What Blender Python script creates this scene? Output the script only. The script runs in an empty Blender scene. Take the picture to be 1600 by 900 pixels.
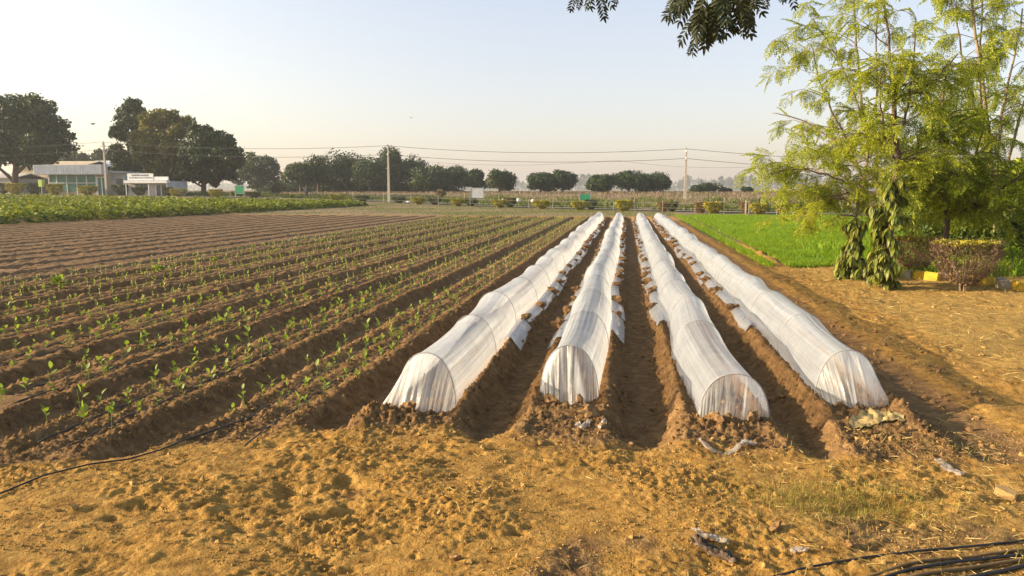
import bpy, math, random
import numpy as np
from mathutils import Vector, Matrix, Quaternion

R = math.radians
rng = np.random.default_rng(7)
random.seed(7)
scene = bpy.context.scene
col = scene.collection

# ------------------------------------------------------------------ camera, world, sun, exposure
F_PX, HOR_V, VP_U = 1209.0, 153.0, 180.0
PITCH = math.atan(HOR_V / F_PX)
YAW = math.atan(VP_U / math.hypot(F_PX, HOR_V))
CAM_Z = 1.8
cam_data = bpy.data.cameras.new('camera')
cam_data.sensor_width = 36.0
cam_data.lens = F_PX / 1600.0 * 36.0
cam_data.clip_start = 0.05
cam_data.clip_end = 6000.0
camera = bpy.data.objects.new('camera', cam_data)
col.objects.link(camera)
camera.location = (0, 0, CAM_Z)
camera.rotation_euler = (math.pi / 2 - PITCH, 0, YAW)
scene.camera = camera

SUN_EL = R(17.5)
LIGHT_AZ = R(9.0)                                   # the light travels this way on the ground, from +X towards +Y
sun_dir = Vector((-math.cos(LIGHT_AZ) * math.cos(SUN_EL), -math.sin(LIGHT_AZ) * math.cos(SUN_EL), math.sin(SUN_EL)))
world = bpy.data.worlds.new('World')
scene.world = world
world.use_nodes = True
wn = world.node_tree
sky = wn.nodes.new('ShaderNodeTexSky')
sky.sky_type = 'NISHITA'
sky.sun_disc = False
sky.sun_elevation = SUN_EL
sky.sun_rotation = math.atan2(sun_dir.x, sun_dir.y)
sky.altitude = 60.0
sky.air_density = 1.0
sky.dust_density = 2.2
sky.ozone_density = 1.6
# dust haze high in the air: a pale veil, thickest towards the horizon, warmer towards the sun
SKY_K = 0.08
def _wn(t, **k):
    n = wn.nodes.new(t)
    for a_, b_ in k.items(): setattr(n, a_, b_)
    return n
tc = _wn('ShaderNodeTexCoord'); sx = _wn('ShaderNodeSeparateXYZ'); wn.links.new(tc.outputs['Generated'], sx.inputs[0])
vr = _wn('ShaderNodeValToRGB'); wn.links.new(sx.outputs[2], vr.inputs[0])
el = vr.color_ramp.elements
for p_, c_ in ((0.22, (0.165, 0.160, 0.160)), (0.50, (0.11, 0.135, 0.155))): el.new(p_)
for e_, (p_, c_) in zip(el, ((0.0, (0.225, 0.170, 0.150)), (0.20, (0.20, 0.172, 0.165)), (0.45, (0.122, 0.170, 0.222)), (0.75, (0.02, 0.03, 0.04)))):
    e_.position = p_; e_.color = (*[x_ / SKY_K for x_ in c_], 1)
dt = _wn('ShaderNodeVectorMath', operation='DOT_PRODUCT'); wn.links.new(tc.outputs['Generated'], dt.inputs[0]); dt.inputs[1].default_value = tuple(sun_dir)
dm = _wn('ShaderNodeMath', operation='MAXIMUM'); wn.links.new(dt.outputs['Value'], dm.inputs[0]); dm.inputs[1].default_value = 0.0
dp = _wn('ShaderNodeMath', operation='POWER'); wn.links.new(dm.outputs[0], dp.inputs[0]); dp.inputs[1].default_value = 1.6
wm = _wn('ShaderNodeMix', data_type='RGBA', blend_type='MIX'); wn.links.new(dp.outputs[0], wm.inputs[0])
wm.inputs[6].default_value = (0, 0, 0, 1); wm.inputs[7].default_value = tuple(x_ / SKY_K for x_ in (0.19, 0.14, 0.025)) + (1,)
ad = _wn('ShaderNodeMix', data_type='RGBA', blend_type='ADD'); ad.inputs[0].default_value = 1.0
wn.links.new(vr.outputs[0], ad.inputs[6]); wn.links.new(wm.outputs[2], ad.inputs[7])
ad2 = _wn('ShaderNodeMix', data_type='RGBA', blend_type='ADD'); ad2.inputs[0].default_value = 1.0
wn.links.new(sky.outputs[0], ad2.inputs[6]); wn.links.new(ad.outputs[2], ad2.inputs[7])
wn.links.new(ad2.outputs[2], wn.nodes['Background'].inputs[0])
wn.nodes['Background'].inputs[1].default_value = SKY_K

sun_data = bpy.data.lights.new('sun', 'SUN')
sun_data.energy = 5.0
sun_data.angle = R(0.5)
sun_data.color = (1.0, 0.80, 0.53)
sun = bpy.data.objects.new('sun', sun_data)
col.objects.link(sun)
sun.rotation_euler = (-sun_dir).to_track_quat('-Z', 'Y').to_euler()

vs = scene.view_settings
vs.view_transform = 'Standard'
vs.look = 'None'
vs.gamma = 1.0
vs.exposure = 1.06
scene.render.engine = 'CYCLES'
scene.cycles.use_denoising = True
scene.cycles.max_bounces = 8
scene.cycles.transparent_max_bounces = 12
scene.cycles.volume_bounces = 0

# ------------------------------------------------------------------ helpers
def ray(px, py):
    """direction of the sight line through a photograph pixel (1600 x 900)"""
    u, v = px - 800.0, 450.0 - py
    fwd = F_PX * math.cos(PITCH) + v * math.sin(PITCH)
    up = v * math.cos(PITCH) - F_PX * math.sin(PITCH)
    return (u * math.cos(YAW) - fwd * math.sin(YAW), u * math.sin(YAW) + fwd * math.cos(YAW), up)

def at(px, py, Y):
    d = ray(px, py)
    t = Y / d[1]
    return Vector((d[0] * t, Y, CAM_Z + d[2] * t))

def on_plane(px, py, z=0.0):
    d = ray(px, py)
    t = (z - CAM_Z) / d[2]
    return Vector((d[0] * t, d[1] * t, z))

def smooth(a, b, x):
    t = np.clip((np.asarray(x, float) - a) / (b - a), 0, 1)
    return t * t * (3 - 2 * t)

def _hash(ix, iy, seed):
    h = (ix.astype(np.int64) * 374761393 + iy.astype(np.int64) * 668265263 + seed * 1274126177) & 0xFFFFFFFF
    h = ((h ^ (h >> 13)) * 1274126177) & 0xFFFFFFFF
    h = h ^ (h >> 16)
    return h

def perlin(x, y, seed=0):
    x = np.asarray(x, float); y = np.asarray(y, float)
    ix = np.floor(x); iy = np.floor(y)
    fx = x - ix; fy = y - iy
    ix = ix.astype(np.int64); iy = iy.astype(np.int64)
    def g(dx, dy):
        a = _hash(ix + dx, iy + dy, seed) * (2 * math.pi / 4294967296.0)
        return np.cos(a) * (fx - dx) + np.sin(a) * (fy - dy)
    u = fx * fx * fx * (fx * (fx * 6 - 15) + 10)
    v = fy * fy * fy * (fy * (fy * 6 - 15) + 10)
    a = g(0, 0) * (1 - u) + g(1, 0) * u
    b = g(0, 1) * (1 - u) + g(1, 1) * u
    return (a * (1 - v) + b * v) * 1.4

def fbm(x, y, scale, octv=4, seed=0, gain=0.5):
    s = 0.0; amp = 1.0; fr = 1.0 / scale
    for o in range(octv):
        s = s + amp * perlin(x * fr + 17.3 * o, y * fr - 9.1 * o, seed + o * 31)
        amp *= gain; fr *= 2.03
    return s

class MB:
    def __init__(self):
        self.v = []; self.f = []; self.n = 0; self.uv = None
    def add(self, v, f):
        v = np.asarray(v, float).reshape(-1, 3)
        fs = f if isinstance(f, list) and len(f) and isinstance(f[0], np.ndarray) else [np.asarray(f, np.int64)]
        for a in fs:
            if a.size: self.f.append(a + self.n)
        self.v.append(v); self.n += len(v)
        return self
    def mesh(self, name, mat=None, smooth_=False):
        me = bpy.data.meshes.new(name)
        V = np.concatenate(self.v) if self.v else np.zeros((0, 3))
        me.vertices.add(len(V)); me.vertices.foreach_set('co', V.astype(np.float32).ravel())
        lv = np.concatenate([a.ravel() for a in self.f]); sz = np.concatenate([np.full(len(a), a.shape[1]) for a in self.f])
        st = np.concatenate([[0], np.cumsum(sz)[:-1]])
        me.loops.add(len(lv)); me.loops.foreach_set('vertex_index', lv.astype(np.int32))
        me.polygons.add(len(sz)); me.polygons.foreach_set('loop_start', st.astype(np.int32))
        me.polygons.foreach_set('loop_total', sz.astype(np.int32))
        me.polygons.foreach_set('use_smooth', np.full(len(sz), smooth_))
        me.update(calc_edges=True)
        if mat is not None: me.materials.append(mat)
        return me
    def build(self, name, mat=None, parent=None, smooth_=False, **k):
        return link(name, self.mesh(name, mat, smooth_), parent, **k)

def link(name, data, parent=None, loc=None, rot=None, scale=None):
    o = bpy.data.objects.new(name, data)
    col.objects.link(o)
    if parent is not None: o.parent = parent
    if loc is not None: o.location = loc
    if rot is not None: o.rotation_euler = rot
    if scale is not None: o.scale = (scale,) * 3 if isinstance(scale, (int, float)) else scale
    return o

def tag(o, label=None, cat=None, group=None, kind=None):
    if label: o['label'] = label
    if cat: o['category'] = cat
    if group: o['group'] = group
    if kind: o['kind'] = kind
    return o

def thing(name, label, cat, loc=(0, 0, 0), rotz=0.0, group=None, scale=None):
    o = link(name, None, None, loc, (0, 0, rotz), scale)
    o.empty_display_size = 0.1
    return tag(o, label, cat, group)

def copy_tree(o, parent=None):
    c = o.copy(); col.objects.link(c)
    if parent is not None: c.parent = parent
    for ch in o.children: copy_tree(ch, c)
    return c

def tube(pts, radii, n=6, cap=True):
    P = np.asarray(pts, float); m = len(P)
    rad = np.full(m, radii, float) if np.isscalar(radii) else np.asarray(radii, float)
    T = np.gradient(P, axis=0); T /= np.linalg.norm(T, axis=1, keepdims=True) + 1e-9
    ref = np.array([0.0, 0, 1]) if abs(T[:, 2]).mean() < 0.8 else np.array([1.0, 0, 0])
    A = np.cross(T, ref); A /= np.linalg.norm(A, axis=1, keepdims=True) + 1e-9
    B = np.cross(T, A)
    an = np.linspace(0, 2 * math.pi, n, endpoint=False)
    V = P[:, None] + rad[:, None, None] * (np.cos(an)[None, :, None] * A[:, None] + np.sin(an)[None, :, None] * B[:, None])
    i = np.arange(m - 1)[:, None] * n; j = np.arange(n)[None, :]; k = (j + 1) % n
    q = np.stack([i + j, i + k, i + n + k, i + n + j], -1).reshape(-1, 4)
    fs = [q]
    if cap: fs += [np.arange(n)[::-1][None, :].copy(), (np.arange(n) + (m - 1) * n)[None, :].copy()]
    return V.reshape(-1, 3), fs

BOXF = np.array([[0, 3, 2, 1], [4, 5, 6, 7], [0, 1, 5, 4], [1, 2, 6, 5], [2, 3, 7, 6], [3, 0, 4, 7]])
def box(c, s):
    c = np.asarray(c, float); s = np.asarray(s, float) / 2
    v = np.array([[-1, -1, -1], [1, -1, -1], [1, 1, -1], [-1, 1, -1], [-1, -1, 1], [1, -1, 1], [1, 1, 1], [-1, 1, 1]], float) * s + c
    return v, BOXF

def grid_faces(nr, nc):
    i = np.arange(nr - 1)[:, None] * nc; j = np.arange(nc - 1)[None, :]
    return np.stack([i + j, i + j + 1, i + nc + j + 1, i + nc + j], -1).reshape(-1, 4)

_ico = None
def ico(sub=1):
    global _ico
    import bmesh
    bm = bmesh.new(); bmesh.ops.create_icosphere(bm, subdivisions=sub, radius=1.0)
    v = np.array([x.co[:] for x in bm.verts]); f = np.array([[q.index for q in p.verts] for p in bm.faces])
    bm.free()
    return v, f
ICO1, ICO2, ICO3 = ico(1), ico(2), ico(3)

def rand_rot(n, r):
    q = r.normal(size=(n, 4)); q /= np.linalg.norm(q, axis=1, keepdims=True)
    w, x, y, z = q.T
    return np.stack([np.stack([1 - 2 * (y * y + z * z), 2 * (x * y - z * w), 2 * (x * z + y * w)], -1),
                     np.stack([2 * (x * y + z * w), 1 - 2 * (x * x + z * z), 2 * (y * z - x * w)], -1),
                     np.stack([2 * (x * z - y * w), 2 * (y * z + x * w), 1 - 2 * (x * x + y * y)], -1)], 1)

def scatter(tv, tf, M, pos, size):
    """template (tv, tf) at every pos, with 3x3 matrices M and sizes"""
    n = len(pos); size = np.broadcast_to(np.asarray(size, float), (n,))
    V = np.einsum('nij,kj->nki', M, tv) * size[:, None, None] + pos[:, None]
    off = (np.arange(n) * len(tv))[:, None, None]
    fs = [(f[None] + off).reshape(-1, f.shape[1]) for f in (tf if isinstance(tf, list) else [tf])]
    return V.reshape(-1, 3), fs

def frames(axis, r, roll=None):
    """matrices whose x column is axis, random roll"""
    X = axis / (np.linalg.norm(axis, axis=1, keepdims=True) + 1e-9)
    t = r.normal(size=X.shape)
    Y = np.cross(X, t); Y /= np.linalg.norm(Y, axis=1, keepdims=True) + 1e-9
    Z = np.cross(X, Y)
    return np.stack([X, Y, Z], -1)

def facing(nrm, r):
    """matrices whose z column is the given normal, random spin"""
    Z = nrm / (np.linalg.norm(nrm, axis=1, keepdims=True) + 1e-9)
    t = r.normal(size=Z.shape); X = np.cross(Z, t); X /= np.linalg.norm(X, axis=1, keepdims=True) + 1e-9
    return np.stack([X, np.cross(Z, X), Z], -1)

LEAF4 = (np.array([[0, 0, 0], [0.5, -0.27, 0.05], [1, 0, -0.06], [0.5, 0.27, 0.05]], float), np.array([[0, 1, 2, 3]]))
LEAF6 = (np.array([[0, 0, 0], [0.32, -0.2, 0.06], [0.32, 0.2, 0.06], [0.36, 0, 0], [0.7, -0.15, 0.0], [0.7, 0.15, 0.0], [0.72, 0, -0.05], [1, 0, -0.14]], float),
         [np.array([[0, 1, 3], [0, 3, 2], [4, 7, 6], [6, 7, 5]]), np.array([[1, 4, 6, 3], [3, 6, 5, 2]])])

# ------------------------------------------------------------------ materials
def new_mat(name):
    m = bpy.data.materials.new(name); m.use_nodes = True
    nt = m.node_tree
    for n in list(nt.nodes): nt.nodes.remove(n)
    out = nt.nodes.new('ShaderNodeOutputMaterial')
    return m, nt, out

def N(nt, t, **k):
    n = nt.nodes.new(t)
    for a, b in k.items(): setattr(n, a, b)
    return n

def noise(nt, scale, detail=5.0, rough=0.6, vec=None, dist=0.0):
    n = N(nt, 'ShaderNodeTexNoise')
    n.inputs['Scale'].default_value = scale; n.inputs['Detail'].default_value = detail
    n.inputs['Roughness'].default_value = rough; n.inputs['Distortion'].default_value = dist
    if vec is not None: nt.links.new(vec, n.inputs['Vector'])
    return n

def ramp(nt, fac, stops):
    r = N(nt, 'ShaderNodeValToRGB')
    e = r.color_ramp.elements
    while len(e) < len(stops): e.new(0.5)
    for x, (p, c) in zip(e, stops):
        x.position = p; x.color = (*c, 1) if len(c) == 3 else c
    nt.links.new(fac, r.inputs[0])
    return r

def mixc(nt, fac, a, b, mode='MIX'):
    m = N(nt, 'ShaderNodeMix', data_type='RGBA', blend_type=mode)
    for s, val in ((m.inputs[0], fac), (m.inputs[6], a), (m.inputs[7], b)):
        if isinstance(val, (int, float)): s.default_value = val
        elif isinstance(val, tuple): s.default_value = (*val, 1)
        else: nt.links.new(val, s)
    return m.outputs[2]

def math_(nt, op, a, b=None):
    m = N(nt, 'ShaderNodeMath', operation=op)
    for s, val in zip(m.inputs, (a, b)):
        if val is None: continue
        if isinstance(val, (int, float)): s.default_value = val
        else: nt.links.new(val, s)
    return m.outputs[0]

def simple(name, c, rough=0.7, var=0.15, scale=6.0, bump=0.0, spec=0.3, metal=0.0):
    m, nt, out = new_mat(name)
    p = N(nt, 'ShaderNodeBsdfPrincipled')
    g = N(nt, 'ShaderNodeNewGeometry')
    n = noise(nt, scale, 5, 0.6, g.outputs['Position'])
    lo = tuple(max(0, x * (1 - var)) for x in c); hi = tuple(min(1, x * (1 + var)) for x in c)
    r = ramp(nt, n.outputs[0], [(0.3, lo), (0.7, hi)])
    nt.links.new(r.outputs[0], p.inputs['Base Color'])
    p.inputs['Roughness'].default_value = rough; p.inputs['Metallic'].default_value = metal
    p.inputs['Specular IOR Level'].default_value = spec
    if bump:
        b = N(nt, 'ShaderNodeBump'); b.inputs['Strength'].default_value = bump; b.inputs['Distance'].default_value = 0.02
        nt.links.new(n.outputs[0], b.inputs['Height']); nt.links.new(b.outputs[0], p.inputs['Normal'])
    nt.links.new(p.outputs[0], out.inputs[0])
    return m

def leafy(name, stops, trans=0.4, patch=0.0, patch_col=(0.2, 0.2, 0.03), rough=0.55, pscale=0.5):
    """per-leaf random colour, patches of another hue, light passing through"""
    m, nt, out = new_mat(name)
    g = N(nt, 'ShaderNodeNewGeometry')
    r = ramp(nt, g.outputs['Random Per Island'], stops)
    c = r.outputs[0]
    if patch:
        n = noise(nt, pscale, 3, 0.5, g.outputs['Position'])
        f = ramp(nt, n.outputs[0], [(0.48, (0, 0, 0)), (0.62, (patch, patch, patch))])
        c = mixc(nt, f.outputs[0], c, patch_col)
    d = N(nt, 'ShaderNodeBsdfPrincipled'); d.inputs['Roughness'].default_value = rough; d.inputs['Specular IOR Level'].default_value = 0.3
    t = N(nt, 'ShaderNodeBsdfTranslucent')
    mx = N(nt, 'ShaderNodeMixShader'); mx.inputs[0].default_value = trans
    nt.links.new(c, d.inputs['Base Color'])
    tc = mixc(nt, 1.0, c, (1.0, 1.0, 0.55), 'MULTIPLY')
    nt.links.new(tc, t.inputs[0])
    nt.links.new(d.outputs[0], mx.inputs[1]); nt.links.new(t.outputs[0], mx.inputs[2])
    nt.links.new(mx.outputs[0], out.inputs[0])
    return m

def soil_material():
    m, nt, out = new_mat('soil')
    g = N(nt, 'ShaderNodeNewGeometry'); P = g.outputs['Position']
    z = N(nt, 'ShaderNodeVertexColor'); z.layer_name = 'zone'
    sep = N(nt, 'ShaderNodeSeparateColor'); nt.links.new(z.outputs[0], sep.inputs[0])
    n1 = noise(nt, 1.3, 6, 0.62, P); n2 = noise(nt, 9.0, 6, 0.7, P); n3 = noise(nt, 60.0, 4, 0.7, P); n4 = noise(nt, 0.12, 4, 0.5, P)
    dry = ramp(nt, n2.outputs[0], [(0.28, (0.165, 0.086, 0.024)), (0.5, (0.365, 0.203, 0.052)), (0.72, (0.51, 0.305, 0.088))])
    dig = ramp(nt, n2.outputs[0], [(0.28, (0.105, 0.058, 0.025)), (0.52, (0.225, 0.130, 0.056)), (0.75, (0.36, 0.222, 0.10))])
    straw = ramp(nt, n3.outputs[0], [(0.3, (0.22, 0.135, 0.042)), (0.5, (0.40, 0.252, 0.074)), (0.7, (0.54, 0.365, 0.125))])
    grass = ramp(nt, n1.outputs[0], [(0.3, (0.10, 0.115, 0.03)), (0.5, (0.16, 0.15, 0.05)), (0.7, (0.23, 0.175, 0.085))])
    brown = ramp(nt, n4.outputs[0], [(0.35, (0.20, 0.14, 0.095)), (0.6, (0.29, 0.205, 0.13))])
    fd = math_(nt, 'ADD', sep.outputs[0], math_(nt, 'MULTIPLY', math_(nt, 'SUBTRACT', n1.outputs[0], 0.5), 0.9))
    fd = ramp(nt, fd, [(0.3, (0, 0, 0)), (0.62, (1, 1, 1))]).outputs[0]
    c = mixc(nt, fd, dry.outputs[0], dig.outputs[0])
    pale = ramp(nt, n2.outputs[0], [(0.28, (0.17, 0.105, 0.062)), (0.52, (0.29, 0.195, 0.125)), (0.75, (0.40, 0.29, 0.19))])
    c = mixc(nt, math_(nt, 'MULTIPLY', z.outputs[1], 0.3), c, pale.outputs[0])
    fs = math_(nt, 'ADD', sep.outputs[1], math_(nt, 'MULTIPLY', math_(nt, 'SUBTRACT', n2.outputs[0], 0.5), 1.2))
    fs = ramp(nt, fs, [(0.35, (0, 0, 0)), (0.75, (0.85, 0.85, 0.85))]).outputs[0]
    c = mixc(nt, fs, c, straw.outputs[0])
    far = ramp(nt, math_(nt, 'ADD', n4.outputs[0], math_(nt, 'MULTIPLY', n1.outputs[0], 0.35)), [(0.58, (0, 0, 0)), (0.72, (1, 1, 1))]).outputs[0]
    gc = mixc(nt, far, grass.outputs[0], brown.outputs[0])
    gr = ramp(nt, math_(nt, 'ADD', sep.outputs[2], math_(nt, 'MULTIPLY', math_(nt, 'SUBTRACT', n1.outputs[0], 0.5), 0.6)), [(0.4, (0, 0, 0)), (0.6, (1, 1, 1))]).outputs[0]
    c = mixc(nt, gr, c, gc)
    sp = ramp(nt, n3.outputs[0], [(0.30, (0.50, 0.46, 0.42)), (0.44, (1, 1, 1))]).outputs[0]
    c = mixc(nt, 0.8, c, sp, 'MULTIPLY')
    p = N(nt, 'ShaderNodeBsdfPrincipled'); p.inputs['Roughness'].default_value = 0.95; p.inputs['Specular IOR Level'].default_value = 0.1
    nt.links.new(c, p.inputs['Base Color'])
    rg_ = ramp(nt, n1.outputs[0], [(0.42, (0.1, 0.1, 0.1)), (0.60, (1, 1, 1))]).outputs[0]
    vo = N(nt, 'ShaderNodeTexVoronoi'); vo.inputs['Scale'].default_value = 26.0; nt.links.new(mixc(nt, 0.06, P, n2.outputs[1]), vo.inputs['Vector'])
    vo2 = N(nt, 'ShaderNodeTexVoronoi'); vo2.inputs['Scale'].default_value = 75.0; nt.links.new(mixc(nt, 0.03, P, n3.outputs[1]), vo2.inputs['Vector'])
    h = math_(nt, 'ADD', math_(nt, 'MULTIPLY', n2.outputs[0], 1.0), math_(nt, 'MULTIPLY', n3.outputs[0], 0.45))
    h = math_(nt, 'SUBTRACT', h, math_(nt, 'MULTIPLY', math_(nt, 'MULTIPLY', vo.outputs[0], 0.55), rg_))
    h = math_(nt, 'SUBTRACT', h, math_(nt, 'MULTIPLY', math_(nt, 'MULTIPLY', vo2.outputs[0], 0.25), rg_))
    b = N(nt, 'ShaderNodeBump'); b.inputs['Strength'].default_value = 0.85; b.inputs['Distance'].default_value = 0.026
    nt.links.new(h, b.inputs['Height']); nt.links.new(b.outputs[0], p.inputs['Normal'])
    nt.links.new(p.outputs[0], out.inputs[0])
    return m

def film_material(name='film', clear=0.16, tint=(0.86, 0.85, 0.84), freq=(34.0, 0.22)):
    m, nt, out = new_mat(name)
    uv = N(nt, 'ShaderNodeUVMap'); uv.uv_map = 'film'
    mp = N(nt, 'ShaderNodeMapping'); mp.inputs['Scale'].default_value = (freq[0], freq[1], 1.0)
    nt.links.new(uv.outputs[0], mp.inputs[0])
    s1 = noise(nt, 1.0, 4, 0.62, mp.outputs[0], 0.3)
    mp2 = N(nt, 'ShaderNodeMapping'); mp2.inputs['Scale'].default_value = (freq[0] * 3.1, freq[1] * 1.5, 1.0)
    nt.links.new(uv.outputs[0], mp2.inputs[0])
    s2 = noise(nt, 1.0, 3, 0.6, mp2.outputs[0], 0.2)
    g = N(nt, 'ShaderNodeNewGeometry')
    dust = noise(nt, 5.0, 5, 0.65, g.outputs['Position'])
    dc = ramp(nt, dust.outputs[0], [(0.35, tuple(x * 0.86 for x in tint)), (0.6, tint)])
    su = N(nt, 'ShaderNodeSeparateXYZ'); nt.links.new(uv.outputs[0], su.inputs[0])
    foot = math_(nt, 'MULTIPLY', math_(nt, 'ABSOLUTE', math_(nt, 'SUBTRACT', su.outputs[0], 0.5)), 2.0)
    foot = math_(nt, 'ADD', foot, math_(nt, 'MULTIPLY', math_(nt, 'SUBTRACT', dust.outputs[0], 0.5), 0.5))
    mud = ramp(nt, foot, [(0.80, (0, 0, 0)), (1.0, (0.55, 0.55, 0.55))])
    dcol = mixc(nt, mud.outputs[0], dc.outputs[0], (0.50, 0.34, 0.19))
    p = N(nt, 'ShaderNodeBsdfPrincipled'); p.inputs['Roughness'].default_value = 0.2; p.inputs['Specular IOR Level'].default_value = 0.85
    nt.links.new(dcol, p.inputs['Base Color'])
    t = N(nt, 'ShaderNodeBsdfTranslucent'); nt.links.new(dcol, t.inputs[0])
    tr = N(nt, 'ShaderNodeBsdfTransparent'); tr.inputs[0].default_value = (0.97, 0.95, 0.92, 1)
    a = N(nt, 'ShaderNodeMixShader'); a.inputs[0].default_value = 0.5
    nt.links.new(p.outputs[0], a.inputs[1]); nt.links.new(t.outputs[0], a.inputs[2])
    k = ramp(nt, s1.outputs[0], [(0.34, (min(0.95, clear * 1.4),) * 3), (0.64, (clear * 0.72,) * 3)])
    lw = N(nt, 'ShaderNodeLayerWeight'); lw.inputs[0].default_value = 0.5           # seen edge-on the film is denser
    thin = math_(nt, 'SUBTRACT', 1.0, math_(nt, 'POWER', lw.outputs['Facing'], 2.5))
    kk = math_(nt, 'MULTIPLY', k.outputs[0], thin)
    b = N(nt, 'ShaderNodeMixShader'); nt.links.new(kk, b.inputs[0])
    nt.links.new(a.outputs[0], b.inputs[1]); nt.links.new(tr.outputs[0], b.inputs[2])
    h = math_(nt, 'ADD', s1.outputs[0], math_(nt, 'MULTIPLY', s2.outputs[0], 0.45))
    bm = N(nt, 'ShaderNodeBump'); bm.inputs['Strength'].default_value = 0.75; bm.inputs['Distance'].default_value = 0.010
    nt.links.new(h, bm.inputs['Height'])
    nt.links.new(bm.outputs[0], p.inputs['Normal']); nt.links.new(bm.outputs[0], t.inputs['Normal'])
    nt.links.new(b.outputs[0], out.inputs[0])
    return m

M = {}
M['soil'] = soil_material()
M['film'] = film_material('film', 0.76, (0.76, 0.82, 0.90))
M['film_end'] = film_material('film_end', 0.58, (0.84, 0.87, 0.90), (46.0, 0.8))
M['flap'] = film_material('flap_film', 0.10, (0.80, 0.85, 0.92), (16.0, 0.4))
M['hoop'] = simple('hoop_rod', (0.36, 0.35, 0.35), 0.6)
M['clod'] = simple('clod', (0.25, 0.148, 0.068), 0.95, 0.35, 25, 0.8, 0.1)
M['crumb'] = simple('crumb', (0.36, 0.22, 0.075), 0.95, 0.35, 20, 0.6, 0.1)
M['straw'] = leafy('straw_bits', [(0, (0.24, 0.155, 0.05)), (0.6, (0.42, 0.29, 0.095)), (1, (0.60, 0.47, 0.20))], 0.1, rough=0.8)
M['black'] = simple('black_plastic', (0.018, 0.017, 0.017), 0.45, 0.3, 30, 0, 0.5)
M['bark'] = simple('bark', (0.12, 0.085, 0.06), 0.9, 0.35, 8, 0.6, 0.15)
M['bark_pale'] = simple('bark_pale', (0.27, 0.205, 0.13), 0.85, 0.35, 14, 0.5, 0.15)
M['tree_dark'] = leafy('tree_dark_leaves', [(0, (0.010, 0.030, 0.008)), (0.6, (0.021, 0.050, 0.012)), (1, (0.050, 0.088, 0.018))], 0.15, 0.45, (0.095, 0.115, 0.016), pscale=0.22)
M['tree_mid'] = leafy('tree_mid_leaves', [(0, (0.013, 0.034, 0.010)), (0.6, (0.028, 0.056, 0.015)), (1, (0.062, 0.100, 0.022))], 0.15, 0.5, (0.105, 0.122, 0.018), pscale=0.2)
M['tree_olive_lit'] = leafy('tree_olive_lit_leaves', [(0, (0.08, 0.085, 0.015)), (0.6, (0.15, 0.145, 0.02)), (1, (0.24, 0.21, 0.03))], 0.2, 0.4, (0.26, 0.21, 0.025), pscale=0.3)  # brighter than the dark trees: sunlit olive put into the leaf colour
M['tree_far'] = leafy('tree_far_leaves', [(0, (0.05, 0.06, 0.04)), (1, (0.09, 0.10, 0.06))], 0.2)
M['tree_brown'] = leafy('dry_shrub_leaves', [(0, (0.16, 0.12, 0.06)), (1, (0.26, 0.20, 0.10))], 0.2)
M['moringa'] = leafy('feathery_leaves', [(0, (0.17, 0.22, 0.018)), (0.5, (0.34, 0.40, 0.028)), (0.85, (0.50, 0.54, 0.05)), (1, (0.64, 0.61, 0.13))], 0.52, 0.35, (0.47, 0.47, 0.025), pscale=1.1)
M['moringa_deep'] = leafy('deep_feathery_leaves', [(0, (0.11, 0.17, 0.012)), (0.5, (0.25, 0.32, 0.018)), (1, (0.44, 0.47, 0.03))], 0.55, 0.35, (0.40, 0.40, 0.02), pscale=0.9)
M['shade_leaf'] = leafy('shade_shrub_leaves', [(0, (0.035, 0.07, 0.010)), (0.6, (0.075, 0.125, 0.016)), (1, (0.19, 0.23, 0.03))], 0.35, 0.4, (0.20, 0.21, 0.02), pscale=1.2)
M['ashoka'] = leafy('glossy_leaves', [(0, (0.08, 0.11, 0.018)), (0.5, (0.15, 0.185, 0.025)), (1, (0.30, 0.29, 0.045))], 0.3, 0.3, (0.30, 0.27, 0.03), 0.4, 3.0)
M['neem'] = leafy('neem_leaves', [(0, (0.02, 0.03, 0.012)), (1, (0.045, 0.055, 0.018))], 0.12)
M['crop'] = leafy('crop_leaves', [(0, (0.06, 0.105, 0.012)), (0.5, (0.15, 0.20, 0.018)), (1, (0.34, 0.35, 0.04))], 0.3, 0.5, (0.27, 0.27, 0.025), pscale=0.35)
M['seedling'] = leafy('seedling_leaves', [(0, (0.16, 0.24, 0.03)), (0.55, (0.30, 0.38, 0.06)), (0.88, (0.45, 0.48, 0.14)), (1, (0.70, 0.68, 0.45))], 0.45)  # palest stop paints the whitish look of backlit leaves
M['grass'] = leafy('bright_grass', [(0, (0.12, 0.22, 0.008)), (0.5, (0.20, 0.33, 0.010)), (1, (0.29, 0.40, 0.020))], 0.45, 0.4, (0.30, 0.37, 0.015), pscale=0.7)
M['grass_floor'] = simple('grass_floor', (0.12, 0.20, 0.012), 0.9, 0.4, 3.0, 0.3, 0.1)
M['weeds'] = leafy('weed_leaves', [(0, (0.07, 0.11, 0.02)), (0.5, (0.13, 0.17, 0.035)), (1, (0.23, 0.24, 0.07))], 0.35, 0.4, (0.22, 0.20, 0.08), pscale=0.18)
M['drygrass'] = leafy('dry_grass', [(0, (0.12, 0.09, 0.06)), (0.5, (0.19, 0.14, 0.09)), (1, (0.30, 0.23, 0.145))], 0.25)
M['verge_grass'] = leafy('verge_grass', [(0, (0.16, 0.15, 0.03)), (0.5, (0.27, 0.24, 0.05)), (1, (0.42, 0.34, 0.09))], 0.35)
M['golden'] = leafy('golden_hedge', [(0, (0.13, 0.13, 0.015)), (0.5, (0.30, 0.27, 0.022)), (1, (0.52, 0.42, 0.04))], 0.2)
M['hedge_dark'] = leafy('dark_hedge', [(0, (0.03, 0.05, 0.015)), (0.6, (0.06, 0.08, 0.02)), (1, (0.12, 0.13, 0.03))], 0.2)
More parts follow.
